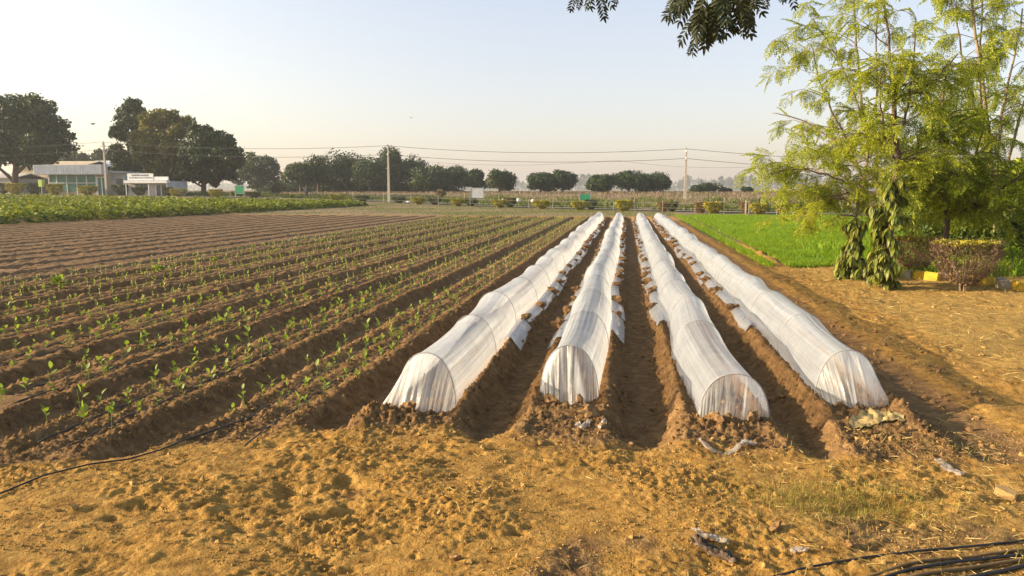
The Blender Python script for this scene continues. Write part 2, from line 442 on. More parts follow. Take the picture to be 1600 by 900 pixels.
M['hedge_brown'] = leafy('brown_hedge', [(0, (0.14, 0.075, 0.03)), (0.6, (0.24, 0.14, 0.05)), (1, (0.30, 0.22, 0.06))], 0.2)
M['twig'] = simple('twig', (0.16, 0.105, 0.075), 0.9, 0.4, 20, 0, 0.1)
M['twig_leaf'] = leafy('twig_leaves', [(0, (0.13, 0.075, 0.05)), (0.55, (0.20, 0.125, 0.075)), (0.8, (0.26, 0.19, 0.08)), (1, (0.30, 0.28, 0.06))], 0.2)
M['twig_red'] = leafy('reddish_twig_leaves', [(0, (0.20, 0.085, 0.05)), (0.7, (0.32, 0.15, 0.085)), (1, (0.38, 0.26, 0.08))], 0.25)
M['concrete'] = simple('pole_concrete', (0.50, 0.43, 0.34), 0.85, 0.15, 3, 0.1, 0.2)
M['metal'] = simple('grey_metal', (0.35, 0.35, 0.36), 0.5, 0.15, 5, 0, 0.4, 0.4)
M['wire'] = simple('wire', (0.09, 0.085, 0.085), 0.6)
M['white'] = simple('white_paint', (0.75, 0.74, 0.72), 0.6, 0.08, 2.0)
M['board_green'] = simple('green_board', (0.03, 0.28, 0.12), 0.6, 0.1, 2)
M['board_white'] = simple('pale_board', (0.55, 0.55, 0.56), 0.6, 0.1, 2)
M['lime'] = simple('lime_plastic', (0.45, 0.62, 0.12), 0.5, 0.1, 3)
M['ink'] = simple('sign_ink', (0.12, 0.13, 0.16), 0.7, 0.1)
M['sheet'] = simple('grey_sheet', (0.50, 0.52, 0.55), 0.5, 0.12, 1.5, 0, 0.4)
M['plaster'] = simple('tan_plaster', (0.52, 0.42, 0.30), 0.9, 0.15, 0.8, 0.1, 0.1)
M['plaster_grey'] = simple('grey_plaster', (0.45, 0.43, 0.41), 0.9, 0.2, 0.8, 0.1, 0.1)
M['glass_green'] = simple('green_glass', (0.025, 0.14, 0.105), 0.25, 0.2, 0.6, 0, 0.5)
M['glass_dark'] = simple('dark_glass', (0.05, 0.055, 0.06), 0.25, 0.2, 0.6, 0, 0.5)
M['road'] = simple('road_surface', (0.24, 0.225, 0.20), 0.9, 0.15, 1.0, 0.2, 0.1)
M['kerb_yellow'] = simple('kerb_yellow', (0.52, 0.34, 0.035), 0.8, 0.25, 9, 0.4, 0.2)
M['kerb_grey'] = simple('kerb_grey', (0.34, 0.29, 0.21), 0.85, 0.25, 9, 0.4, 0.2)
M['red'] = simple('red_cloth', (0.50, 0.05, 0.05), 0.9)
M['tan'] = simple('tan_sack', (0.45, 0.32, 0.13), 0.9, 0.3, 18, 0.4)
M['brick'] = simple('pale_brick', (0.44, 0.28, 0.11), 0.9, 0.2, 18, 0.4)
M['scrap'] = film_material('scrap_film', 0.05, (0.80, 0.76, 0.70), (14.0, 5.0))
M['darkfilm'] = film_material('dark_scrap_film', 0.02, (0.035, 0.038, 0.045), (10.0, 5.0))
M['cloth_dark'] = simple('dark_cloth', (0.05, 0.055, 0.08), 0.9)
M['skin'] = simple('skin', (0.25, 0.14, 0.09), 0.6)
M['bird'] = simple('bird_grey', (0.10, 0.10, 0.10), 0.8)

# ------------------------------------------------------------------ terrain
BED = 1.21
BED0 = -1.67                                    # centre of the leftmost tunnel bed
F_X0, F_X1, F_Y1 = -31.8, 2.35, 53.0            # field limits
TUN_X = [-1.625, -0.45, 0.79, 1.91]

def bed_centres():
    c = list(TUN_X)
    x = TUN_X[0]
    while x > F_X0:
        x -= BED; c.append(x)
    return np.array(sorted(c))
CENT = bed_centres()

def road_Y(X):
    return np.interp(X, [-160, -90, -60, -29, 15, 60], [104, 100, 97, 89, 57, 45])

def big(X, Y):
    """large shape of the land"""
    a = np.interp(X, [-140, -60, -35, -27, -15, 0], [1.5, 1.0, 0.52, 0.30, 0.1, 0.0]) * smooth(42, 88, Y)
    d = Y - road_Y(X)
    b = 1.25 * smooth(4, 48, d) + 0.12 * perlin(X / 30, Y / 30, 5) * smooth(10, 60, d)
    far = np.minimum(a, 1.8)
    return np.maximum(far, b) + 0.10 * smooth(4.0, 9, X) * smooth(30, 12, Y) * smooth(-5, 3, Y)

def crop_edge(Y):
    return np.interp(Y, [0, 40, 70, 90], [-35.5, -32.5, -26.5, -25.5])

def ground(X, Y, detail=True):
    X = np.asarray(X, float); Y = np.asarray(Y, float)
    z = big(X, Y)
    # beds and furrows
    yend = 5.30 + 0.16 * perlin(X / 0.7, X * 0 + 2.2, 12) - np.interp(X, [-8, -4.7, -3.5, -2.3], [2.1, 1.45, 0.8, 0.0])
    wob = 0.05 * perlin(X * 0 + np.round(X / BED) * 7.7, Y / 2.3, 3) + 0.03 * perlin(X / 0.4, Y / 0.5, 8)
    d = np.abs(X[..., None] - CENT[None]).min(-1) if X.ndim == 1 else np.min([np.abs(X - c) for c in CENT], axis=0)
    dd = d + wob
    inY = smooth(yend - 0.16, yend + 0.42, Y + 0.16 * fbm(X, Y, 0.28, 3, 15)) * smooth(F_Y1 + 0.6, F_Y1 - 0.6, Y)
    inX = smooth(F_X0 - 0.1, F_X0 + 0.3, X) * smooth(F_X1 + 0.75, F_X1 + 0.25, X)
    field = inY * inX
    D = np.where(X < -11.7, 0.10, np.where(X < -2.3, 0.115, 0.135))
    D = D * np.where(X < -2.3, 1.0 + 0.28 * perlin(np.round((X - 1.625) / BED) * 3.37 + 0.5, X * 0 + 0.3, 19) + 0.25 * perlin(np.round(X / BED) * 5.1, Y / 3.0, 20), 1.0)
    D = np.where(X > 1.95, 0.045, D)
    mouth = 0.10 * (1 - smooth(yend, yend + 0.9, Y))
    fur = smooth(0.27, 0.51, dd - mouth)
    z = z - D * fur * field
    # furrow tunnel-end mounds of dug soil
    for i, (cx, y0) in enumerate(zip(TUN_X, (5.98, 6.42, 6.14, 6.62))):
        q = np.exp(-(((X - cx + 0.05) / 0.36) ** 2 + ((Y - (y0 - 0.28)) / 0.17) ** 2))
        z = z + q * (0.05 + 0.05 * np.abs(fbm(X, Y, 0.11, 4, 40 + i, 0.65)))
    q = np.exp(-(((X + 1.98) / 0.30) ** 2 + ((Y - 5.62) / 0.28) ** 2)); z = z + q * (0.045 + 0.06 * np.abs(fbm(X, Y, 0.1, 4, 46, 0.65)))
    # soil banked against the film foot
    tun = (X > -2.3) & (X < 2.6)
    q = np.exp(-((d - 0.315) / 0.06) ** 2) * field * tun
    z = z + q * (0.035 + 0.05 * np.abs(fbm(X, Y, 0.09, 4, 50, 0.65))) * smooth(11.5, 9.5, Y) * smooth(5.9, 6.5, Y) + 0.012 * q
    if not detail: return z, field, fur, d
    head = (1 - field)
    near = smooth(75, 20, np.hypot(X, Y))
    # lumpy trodden soil of the headland
    Xr, Yr = X * 0.97 + Y * 0.26, Y * 0.97 - X * 0.26
    wx, wy = Xr * 0.55 + 0.10 * perlin(X / 0.35, Y / 0.35, 61), Yr + 0.08 * perlin(X / 0.3, Y / 0.3, 62)
    foot = np.clip(perlin(wx / 0.17, wy / 0.15, 63) - 0.20, 0, 1) + 0.8 * np.clip(perlin(wx / 0.24 + 5, wy / 0.2, 67) - 0.25, 0, 1)
    rut = 1 - 2 * np.abs(perlin(wx / 0.20, wy / 0.11, 60))
    sm = smooth(-0.25, 0.45, fbm(X, Y, 1.2, 2, 65))
    z = z + near * head * (0.030 * fbm(X, Y, 0.9, 2, 64) - 0.055 * foot * (0.25 + sm) + 0.008 * rut * (1.2 - sm) + (0.004 + 0.014 * sm) * fbm(X + 0.05 * perlin(X / 0.2, Y / 0.2, 68), Y * 1.25, 0.15, 4, 66, 0.6) + 0.012 * sm * np.abs(fbm(X, Y, 0.06, 3, 69, 0.65)))
    # single deep heel marks and holes
    heel = np.clip(perlin(wx / 0.11, wy / 0.13, 81) - 0.52, 0, 1)
    z = z - near * head * 0.16 * heel * smooth(0.0, 0.4, perlin(X / 0.8, Y / 0.8, 82))
    rough = np.clip(fbm(X, Y, 0.9, 2, 70) + 0.25, 0, 1)
    z = z + near * head * rough * 0.034 * np.abs(fbm(X, Y, 0.07, 3, 71, 0.65))
    # beds: clods, hollow along the drip lines; furrow floors smoother
    top = field * (1 - fur)
    z = z + near * top * (0.020 * fbm(X, Y, 0.30, 3, 72) + 0.036 * np.abs(fbm(X, Y, 0.085, 4, 73, 0.65)) - 0.028 * np.exp(-((d - 0.13) / 0.10) ** 2) * (X < -2.2))
    sh = field * np.exp(-((dd - 0.40) / 0.10) ** 2)
    z = z + near * sh * (0.060 * np.abs(fbm(X, Y, 0.10, 4, 74, 0.7)) + 0.030 * fbm(X, Y, 0.28, 2, 75)) * (0.45 + 0.55 * smooth(yend + 0.3, yend + 1.1, Y))
    z = z + near * field * fur * 0.012 * fbm(X, Y, 0.22, 3, 76)
    # slack bank right of the tunnels
    z = z + 0.018 * np.exp(-((X - 2.95 - 0.05 * perlin(X * 0, Y / 1.5, 77)) / 0.16) ** 2) * smooth(5.4, 7, Y) * smooth(50, 30, Y) * (1 + 0.7 * perlin(X / 0.2, Y / 0.3, 78))
    # bund through the grass
    z = z + 0.10 * np.exp(-((X - 3.62 - 0.012 * (Y - 20)) / 0.16) ** 2) * smooth(18.5, 21, Y) * smooth(50, 40, Y)
    return z, field, fur, d

def zones(X, Y, field, fur, d):
    dig = field * np.where(X < -11.6, 0.62, 0.95)
    dig = np.where((X < -11.7) & (field > 0.3), 0.9, dig)
    near_end = np.exp(-((Y - 5.5) / 0.35) ** 2) * ((X > -2.4) & (X < 2.5))
    dig = np.maximum(dig, 0.45 * near_end)
    dig = np.maximum(dig, 0.62 * smooth(2.2, 2.4, X) * smooth(3.1, 2.5, X) * smooth(5.6, 6.2, Y))
    dig = np.maximum(dig, 0.62 * smooth(0.35, 1.0, fbm(X, Y, 1.0, 3, 90) + 0.55 * smooth(4.9, 4.0, Y) * smooth(-1.5, 0.5, X)))
    straw = 0.75 * smooth(2.9, 4.2, X) * smooth(26, 18, Y) + 0.50 * smooth(-1.0, 2.2, X + 0.8 * perlin(X / 1.5, Y / 1.5, 91)) * smooth(5.6, 5.0, Y)
    straw = np.maximum(straw, np.where(X < -11.7, 0.15 * field * (1 - fur), 0))
    g = smooth(F_Y1 - 0.4, F_Y1 + 1.5, Y)
    g = np.maximum(g, smooth(24, 30, Y) * smooth(2.9, 3.4, X))
    g = np.maximum(g, smooth(12.0, 14.0, X))
    g = np.maximum(g, smooth(-32.3, -33.0, X) * smooth(18, 24, Y))
    dust = smooth(-10.9, -12.0, X) * field
    return np.stack([dig, straw * (1 - g), g, dust], -1)

def patch(name, xs, ys, drop=0.0, hole=None, detail=True):
    xs = np.asarray(xs); ys = np.asarray(ys)
    X, Y = np.meshgrid(xs, ys)
    z, field, fur, d = ground(X, Y, True)
    mb = MB()
    fcs = grid_faces(len(ys), len(xs))
    V = np.stack([X, Y, z - drop], -1).reshape(-1, 3)
    if hole:
        c = V[fcs].mean(1)
        keep = np.ones(len(fcs), bool)
        for (x0, x1, y0, y1) in hole: keep &= ~((c[:, 0] > x0) & (c[:, 0] < x1) & (c[:, 1] > y0) & (c[:, 1] < y1))
        fcs = fcs[keep]
    mb.add(V, fcs)
    o = mb.build(name, M['soil'], None, True)
    ca = o.data.color_attributes.new('zone', 'FLOAT_COLOR', 'POINT')
    ca.data.foreach_set('color', zones(X, Y, field, fur, d).reshape(-1).astype(np.float32))
    o['kind'] = 'structure'
    return o

def geo(a, b, s0, s1):
    out = [a]
    while out[-1] < b:
        t = (out[-1] - a) / (b - a)
        out.append(out[-1] + s0 + (s1 - s0) * t)
    out[-1] = b
    return np.array(out)

patch('headland', np.arange(-5.0, 3.62, 0.0125), np.arange(2.9, 5.96, 0.0125))
patch('field', np.concatenate([np.arange(-13.6, -6, 0.04), np.arange(-6, 3.66, 0.021)]), geo(5.93, 16.02, 0.021, 0.075))
patch('far_field', np.concatenate([np.arange(-33, -9, 0.075), np.arange(-9, 3.66, 0.05)]), geo(16.0, 56.0, 0.09, 0.4))
patch('verge', geo(3.58, 13.0, 0.035, 0.07), geo(2.9, 24.0, 0.03, 0.10))
def breaks(a):
    return np.unique(np.round(np.concatenate(a), 4))
gx = breaks([np.linspace(-1500, -200, 14), np.linspace(-200, -33, 60), np.linspace(-33, -13.6, 12), np.linspace(-13.6, -5, 8), [-5, 3.6], np.linspace(3.6, 13, 10), np.linspace(13, 150, 45), np.linspace(150, 1500, 14)])
gy = breaks([np.linspace(-300, 0, 10), [0, 2.9, 5.93, 16, 24], np.linspace(24, 56, 20), np.linspace(56, 200, 60), np.linspace(200, 900, 25), np.linspace(900, 2600, 6)])
patch('terrain', gx, gy, 0.0, [(-5, 3.6, 2.9, 16), (-13.6, 3.6, 5.93, 16), (-33, 3.6, 16, 56), (3.6, 13, 2.9, 24)])

def gz(x, y):
    return float(ground(np.array([float(x)]), np.array([float(y)]))[0][0])
def gzs(x, y):
    return ground(np.asarray(x, float), np.asarray(y, float))[0]

# road beyond the field
def strip(name, xs, off0, off1, lift, mat):
    mb = MB(); xs = np.asarray(xs, float)
    rows = []
    for t in np.linspace(0, 1, 6):
        Y = road_Y(xs) + off0 + (off1 - off0) * t
        rows.append(np.stack([xs, Y, big(xs, Y) + lift], -1))
    V = np.stack(rows).reshape(-1, 3)
    mb.add(V, grid_faces(6, len(xs)))
    return tag(mb.build(name, mat, None, True), kind='structure')
strip('road', np.linspace(-150, 60, 130), 1.9, 4.3, 0.07, M['road'])

# ------------------------------------------------------------------ plastic film tunnels
def film_uv(o, uvs):
    me = o.data
    lay = me.uv_layers.new(name='film')
    idx = np.zeros(len(me.loops), np.int32); me.loops.foreach_get('vertex_index', idx)
    lay.data.foreach_set('uv', uvs[idx].astype(np.float32).ravel())

NAMES = ['leftmost', 'second from the left', 'third from the left', 'rightmost']
TUN = [dict(y0=6.10, xs=[-1.62, -1.62, -1.64], h=[0.445, 0.45], w=[0.245, 0.262], front=(-0.05, 0.30), side='R', lean=0.0, kind='fold_left'),
       dict(y0=6.54, xs=[-0.465, -0.435, -0.46], h=[0.455, 0.45], w=[0.25, 0.265], front=(0.02, 0.24), side='LR', lean=0.0, kind='slit'),
       dict(y0=6.10, xs=[0.86, 0.76, 0.79], h=[0.365, 0.45], w=[0.265, 0.27], front=(-0.03, 0.05), side='L', lean=-0.05, kind='round'),
       dict(y0=6.74, xs=[1.87, 1.92, 1.92], h=[0.44, 0.45], w=[0.255, 0.27], front=(0.08, 0.20), side='L', lean=0.0, kind='peak')]
TLABEL = ['leftmost white plastic film row tunnel beside the seedling beds', 'white plastic film row tunnel second from the left, front end split by a dark fold',
          'white plastic film row tunnel with a round drum-like front end', 'rightmost white plastic film row tunnel, its front end peaked into a fold']
FAR_END = 46.0
clod_meshes = []
for k in range(4):
    v, f = ICO2; r = np.random.default_rng(100 + k)
    n = 1 + 0.55 * perlin(v[:, 0] * 1.7 + k * 9, v[:, 1] * 1.7 + v[:, 2] * 2.1, 200 + k) + 0.38 * perlin(v[:, 0] * 3.6, v[:, 1] * 3.9 + v[:, 2] * 3.3, 210 + k)
    clod_meshes.append(MB().add(v * n[:, None] * np.array([1, 0.75, 0.55]), f).mesh('clod', M['clod'], False))

for ti, T in enumerate(TUN):
    r = np.random.default_rng(300 + ti)
    nh = int((FAR_END - T['y0']) / 1.95) + 1
    hy = T['y0'] + np.concatenate([[0], np.cumsum(1.95 + r.normal(0, 0.06, nh))])
    nh = len(hy)
    hx = np.full(nh, T['xs'][2]) + r.normal(0, 0.027, nh); hx[0], hx[1] = T['xs'][0], T['xs'][1]
    hh = np.full(nh, 0.45) + r.normal(0, 0.024, nh); hh[0], hh[1] = T['h']
    hw = np.full(nh, 0.268) + r.normal(0, 0.010, nh); hw[0], hw[1] = T['w']
    def zbase(y): return 0.02 + np.interp(y, [0, 42, 50], [0, 0, 0.01])
    def section(y, ph, infl=0.0):
        """film point at distance y and angle ph (0 right foot, pi left foot)"""
        y = np.asarray(y, float)
        i = np.clip(np.searchsorted(hy, y, 'right') - 1, 0, nh - 2)
        t = np.clip((y - hy[i]) / (hy[i + 1] - hy[i]), 0, 1)
        lin = lambda a: a[i] * (1 - t) + a[i + 1] * t
        sag = 4 * t * (1 - t)
        cx, h, w = lin(hx), lin(hh), lin(hw)
        k = 1 - sag * (0.065 + 0.045 * np.sin(i * 2.1 + ti))
        c, s = np.cos(ph), np.sin(ph)
        cc = np.sign(c) * np.abs(c) ** 0.92
        X = cx + (w + infl) * cc * (1 - 0.05 * sag * s) 
        Z = zbase(y) - 0.045 + (h + 0.045 + infl) * np.abs(s) ** 0.86 * k
        Yv = y + T['lean'] * s * np.clip(1 - (y - hy[0]) / 1.2, 0, 1)
        return X, Yv, Z
    root = thing('row_tunnel', TLABEL[ti], 'tunnel', (T['xs'][2], T['y0'], 0.0), 0, 'plastic film row tunnels')
    inv = np.array([T['xs'][2], T['y0'], 0.0])
    ys = np.unique(np.concatenate([geo(hy[0], hy[-1], 0.05, 0.25), hy]))
    ph = np.linspace(0, math.pi, 61)
    PH, YS = np.meshgrid(ph, ys)
    X, Yv, Z = section(YS, PH)
    wr = (0.007 * perlin(PH * 11, YS * 0.5, 310 + ti) + 0.0045 * perlin(PH * 24, YS * 0.6, 320 + ti)) * smooth(18, 8, YS) + 0.010 * perlin(PH * 2.0, YS * 0.7, 330 + ti)
    edge = np.sin(PH) ** 0.5
    X = X + wr * np.cos(PH) * edge; Z = Z + wr * np.sin(PH) * edge
    mb = MB().add(np.stack([X, Yv, Z], -1).reshape(-1, 3) - inv, grid_faces(len(ys), len(ph)))
    o = mb.build('film', M['film'], root, True)
    film_uv(o, np.stack([PH.ravel() / math.pi, YS.ravel()], -1))
    # hoops
    for k in range(nh):
        a = np.linspace(0, math.pi, 22)
        hxv, hyv, hzv = section(np.full(22, hy[k] + 1e-4), a, 0.004)
        if hy[k] > 30: 
            a = a[::3]; hxv, hyv, hzv = hxv[::3], hyv[::3], hzv[::3]
        tv, tf = tube(np.stack([hxv, hyv, hzv], -1) - inv, 0.0048 if k == 0 else 0.0038, 5)
        MB().add(tv, tf).build('hoop', M['hoop'], root, True)
    # gathered front end and far end
    for end in (0, 1):
        nphi, nt_ = (90, 14) if end == 0 else (30, 4)
        a = np.linspace(0.0, math.pi, nphi); tt = np.linspace(0, 1, nt_)
        A, TT = np.meshgrid(a, tt)
        yb = hy[0] if end == 0 else hy[-1]
        HX, HY, HZ = section(np.full(A.shape, yb + (1e-4 if end == 0 else -1e-4)), A, 0.002)
        dx, dy = T['front']; sgn = -1 if end == 0 else 1
        GX = hx[0 if end == 0 else -1] + dx + hw[0] * (1.06 if ti in (0, 3) else 1.0) * np.cos(A)
        if T['kind'] == 'fold_left': GX -= 0.15 * np.clip(-np.cos(A), 0, 1)
        if T['kind'] == 'peak': GX += 0.06 * np.clip(np.cos(A), 0, 1)
        GY = yb + sgn * dy * (np.sin(A) ** 0.7) 
        GZ = np.full_like(A, -0.05)
        bul = np.sin(TT * math.pi) * {'fold_left': 0.05, 'slit': 0.0, 'round': 0.03, 'peak': 0.05}[T['kind']]
        X = HX * (1 - TT) + GX * TT; Y = HY * (1 - TT) + GY * TT + sgn * bul * np.sin(A); Z = HZ * (1 - TT) + GZ * TT
        pl = (0.011 * np.sin(A * 31 + 2 * np.sin(A * 7 + ti)) + 0.008 * perlin(A * 14, TT * 1.2 + 5, 350 + ti)) * np.clip(TT * 1.6, 0, 1) * np.sin(A) ** 0.4
        if T['kind'] == 'slit':                               # a deep fold right of the middle
            wq = 0.05 + 0.20 * TT
            pl = pl - 0.20 * smooth(1.62, 1.52, A) * smooth(1.50 - 2.4 * wq, 1.52 - wq, A) * np.clip(TT * 2.2, 0, 1) + 0.05 * np.exp(-((A - 1.68) / 0.07) ** 2) * TT
        if T['kind'] == 'peak':
            pl = pl + 0.10 * np.exp(-((A - 1.55) / 0.10) ** 2) * np.sin(TT * 2.4) - 0.13 * smooth(1.70, 1.85, A) * smooth(2.5, 2.0, A) * TT + 0.06 * np.exp(-((A - 1.0) / 0.12) ** 2) * TT
        if T['kind'] == 'fold_left':
            pl = pl + 0.07 * np.exp(-((A - 2.0) / 0.10) ** 2) * np.sin(TT * 2.6) - 0.06 * np.exp(-((A - 1.2) / 0.3) ** 2) * np.sin(TT * 2.8)
        if T['kind'] == 'round':
            pl = pl + 0.05 * np.exp(-((A - 1.45) / 0.12) ** 2) * TT
        Y = Y - sgn * pl
        mb = MB().add(np.stack([X, Y, Z], -1).reshape(-1, 3) - inv, grid_faces(nt_, nphi))
        o = mb.build('end_cover', M['film_end'], root, True)
        film_uv(o, np.stack([A.ravel() / math.pi * 1.0, TT.ravel()], -1))
    # loose film flaps weighed down by clods
    for sd in T['side']:
        s = 1 if sd == 'R' else -1
        nm = {'R': 'right', 'L': 'left'}[sd]
        ystart = {(0, 1): 8.75, (1, 1): 9.35, (1, -1): 8.9, (2, -1): 10.2, (3, -1): 10.0}[(ti, s)]
        edges = [ystart]
        cl = []
        while edges[-1] < 44:
            step = max(0.7, 1.5 + r.normal(0, 0.34))
            a0, a1 = edges[-1], edges[-1] + step - 0.10
            yy = np.linspace(a0, a1, 12); vv = np.linspace(0, 1, 5)
            VV, YY = np.meshgrid(vv, yy)
            cxx = np.interp(YY, hy, hx); ww = np.interp(YY, hy, hw)
            wid = 0.19 + 0.03 * math.sin(a0 * 3) + 0.012 * perlin(YY * 3, YY * 0, 360)
            XX = cxx + s * (ww - 0.03 + wid * VV)
            ZZ = ground(XX.ravel(), YY.ravel(), False)[0].reshape(XX.shape) + 0.075 + 0.004 * perlin(VV * 3, YY * 3, 361) - 0.015 * VV
            fl = MB().add(np.stack([XX, YY, ZZ], -1).reshape(-1, 3) - inv, grid_faces(12, 5)).build('flap', M['flap'], root, True)
            film_uv(fl, np.stack([VV.ravel(), YY.ravel()], -1))
            yc = edges[-1] + step - 0.05
            xc = float(np.interp(yc, hy, hx) + s * (np.interp(yc, hy, hw) + 0.085))
            cl.append((xc, yc)); edges.append(edges[-1] + step)
        for q, (xc, yc) in enumerate(cl):
            c = link('soil_clod', clod_meshes[(q * 7 + ti) % 4], None, (xc, yc, float(ground(np.array([xc]), np.array([yc]), False)[0][0]) + 0.085), (r.uniform(-0.3, 0.3), r.uniform(-0.3, 0.3), r.uniform(0, 6.28)), float(r.uniform(0.065, 0.125)))
            tag(c, 'brown soil clod weighing down the %s film flap of the %s tunnel' % (nm, NAMES[ti]), 'soil clod', 'clods along the %s flap of the %s tunnel' % (nm, NAMES[ti]))

# ------------------------------------------------------------------ drip lines and seedlings
seed_beds = [c for c in CENT[::-1] if c < -2.2][:8]
ORD = ['first', 'second', 'third', 'fourth', 'fifth', 'sixth', 'seventh', 'eighth']
def ground_line(x_of_y, y0, y1, step0=0.12, step1=0.6, lift=0.008):
    ys = geo(y0, y1, step0, step1); xs = np.array([x_of_y(y) for y in ys])
    return np.stack([xs, ys, gzs(xs, ys) + lift], -1)
for bi, c in enumerate(seed_beds):
    for s in (-1, 1):
        y0 = 4.95 if (bi == 0 and s == 1) else 5.55 if bi == 0 else max(4.85 if bi == 1 else 4.4, abs(c) / 0.93)
        f = lambda y, c=c, s=s, bi=bi: c + s * 0.13 + 0.02 * float(perlin(np.array([y / 1.9]), np.array([bi * 5.1 + s]), 400)[0]) + (0.10 * max(0, 5.6 - y) if bi == 0 else 0)
        pts = ground_line(f, y0, 51.0)
        pts[:, 2] += 0.006
        if bi == 0 and s == -1:
            ex = [on_plane(px, py) for px, py in ((-90, 806), (0, 779), (70, 752), (140, 733), (200, 722), (250, 705), (285, 692))]
            e = np.array([[p.x, p.y, 0] for p in ex]); e[:, 2] = gzs(e[:, 0], e[:, 1]) + 0.014
            pts = np.concatenate([e, pts])
        tv, tf = tube(pts, 0.006, 6)
        o = MB().add(tv, tf).build('drip_line', M['black'], None, True)
        tag(o, 'black drip line on the %s side of the %s seedling bed' % ({-1: 'left', 1: 'right'}[s], ORD[bi]) + (', trailing over bare headland' if bi == 0 and s == -1 else ''), 'drip line', 'drip lines on the seedling beds')

def leaf_mesh(name, L, W, bend, mat):
    v = np.array([[0, 0, 0], [0.18, 0.04, 0.5], [0.18, -0.04, 0.5], [0.42, 0.5, 0.9], [0.42, -0.5, 0.9], [0.75, 0.42, 1.0], [0.75, -0.42, 1.0], [1, 0, 0.9], [0.42, 0, 0.55], [0.75, 0, 0.72]], float)
    x = v[:, 0]
    P = np.stack([x * L, v[:, 1] * W, np.abs(v[:, 1]) * W * 0.3 - bend * L * x ** 2], -1)
    f3 = np.array([[1, 0, 2], [1, 2, 8], [1, 8, 3], [2, 4, 8], [9, 7, 5], [9, 6, 7]]); f4 = np.array([[8, 9, 5, 3], [4, 6, 9, 8]])
    return MB().add(P, [f3, f4]).mesh(name, mat, True)
SL = [leaf_mesh('leaf', 1.0, 0.55, 0.15, M['seedling']), leaf_mesh('leaf', 1.0, 0.42, 0.45, M['seedling']), leaf_mesh('leaf', 1.0, 0.62, -0.1, M['seedling'])]
def stem_mesh(k):
    r = np.random.default_rng(k)
    z = np.linspace(-0.06, 1, 5)
    p = np.stack([0.10 * r.normal() * z ** 2, 0.10 * r.normal() * z ** 2, z], -1)
    tv, tf = tube(p, np.linspace(0.045, 0.03, 5), 5); return MB().add(tv, tf).mesh('stem', M['seedling'], True)
STEMS = [stem_mesh(k) for k in range(3)]
spots = []
for bi, c in enumerate(seed_beds):
    for row in (-0.27, -0.02, 0.25):
        y = (5.4 if bi == 0 else 4.9 if bi == 1 else 4.4) + 0.2 * row
        while y < 50:
            y += rng.uniform(0.17, 0.34)
            if rng.random() < 0.2: continue
            x = c + row + rng.normal(0, 0.035)
            spots.append((x, y, bi, float(np.clip(0.10 + 0.042 * rng.normal(), 0.045, 0.19)) * (1.1 if bi in (1, 2) else 0.95)))
vis = [(s, on) for s in spots for on in [(s[0] > -0.915 * s[1] - 0.05)] if on]
spots = sorted([s for s, _ in vis], key=lambda s: math.hypot(s[0], s[1]))
def leaf_set(r, n):
    out = []
    a0 = r.uniform(0, 6.28)
    for i in range(n):
        out.append((0.45 + 0.55 * i / max(1, n - 1), a0 + i * 2.4 + r.normal(0, 0.3), r.uniform(0.35, 1.15) if i < n - 1 else r.uniform(1.0, 1.4), r.uniform(0.045, 0.075)))
    return out
rest_v = MB()
for k, (x, y, bi, h) in enumerate(spots):
    r = np.random.default_rng(5000 + k)
    h = max(0.05, h); z = gz(x, y) - 0.005 if k < 300 else 0
    ls = leaf_set(r, int(r.integers(3, 6)))
    g_ = 'seedlings in the %s bed from the tunnels' % ORD[bi]
    lab = 'small green leafy seedling in the %s bed left of the tunnels' % ORD[bi]
    if k < 300:
        t = thing('seedling', lab, 'seedling', (x, y, z), 0, g_)
        t.rotation_euler = (float(r.normal(0, 0.16)), float(r.normal(0, 0.16)), 0)
        st = link('stem', STEMS[k % 3], t, (0, 0, 0), (r.normal(0, 0.08), r.normal(0, 0.08), r.uniform(0, 6.28)), (0.06, 0.06, h))
        for (hz, az, el, L) in ls:
            link('leaf', SL[int(r.integers(3))], t, (0, 0, h * hz), (0, -el, az), L * (0.7 + h * 3.2))
    else:
        ex = np.array([[math.cos(az) * math.cos(el), math.sin(az) * math.cos(el), math.sin(el)] for (_, az, el, _) in ls])
        p = np.array([[x, y, h * hz] for (hz, *_r) in ls])
        V, F = scatter(LEAF4[0], LEAF4[1], frames(ex, r), p, np.array([l[3] for l in ls]) * (0.45 + h * 2.0))
        rest_v.add(V, F)
        rest_v.add(*tube([[x, y, -0.02], [x + 0.005, y, h]], 0.0028, 3, False))
# drop the far seedlings on the ground in one go
allv = np.concatenate(rest_v.v); allv[:, 2] += gzs(allv[:, 0], allv[:, 1]); rest_v.v = [allv]
tag(rest_v.build('far_seedlings', M['seedling']), kind='stuff')

# leafy weeds among the far beds
for (px, py, s, lab) in ((92, 450, 0.20, 'round green weed on the seedling bed, nearest the frame edge'), (248, 424, 0.17, 'round green weed on the seedling bed, farther back of the two'), (335, 408, 0.12, 'small green weed on a bare bed behind the two round weeds')):
    p = on_plane(px, py); r = np.random.default_rng(px)
    t = thing('weed_plant', lab, 'weed', (p.x, p.y, gz(p.x, p.y)))
    for i in range(34):
        az = r.uniform(0, 6.28); el = r.uniform(0.15, 1.3)
        link('leaf', SL[i % 3], t, (r.normal(0, s * 0.25), r.normal(0, s * 0.25), r.uniform(0, s * 0.5)), (0, -el, az), float(s * r.uniform(0.5, 0.9)))
    MB().add(*tube([[0, 0, -0.03], [0, 0, s * 0.6]], 0.01, 5)).build('stem', M['seedling'], t)

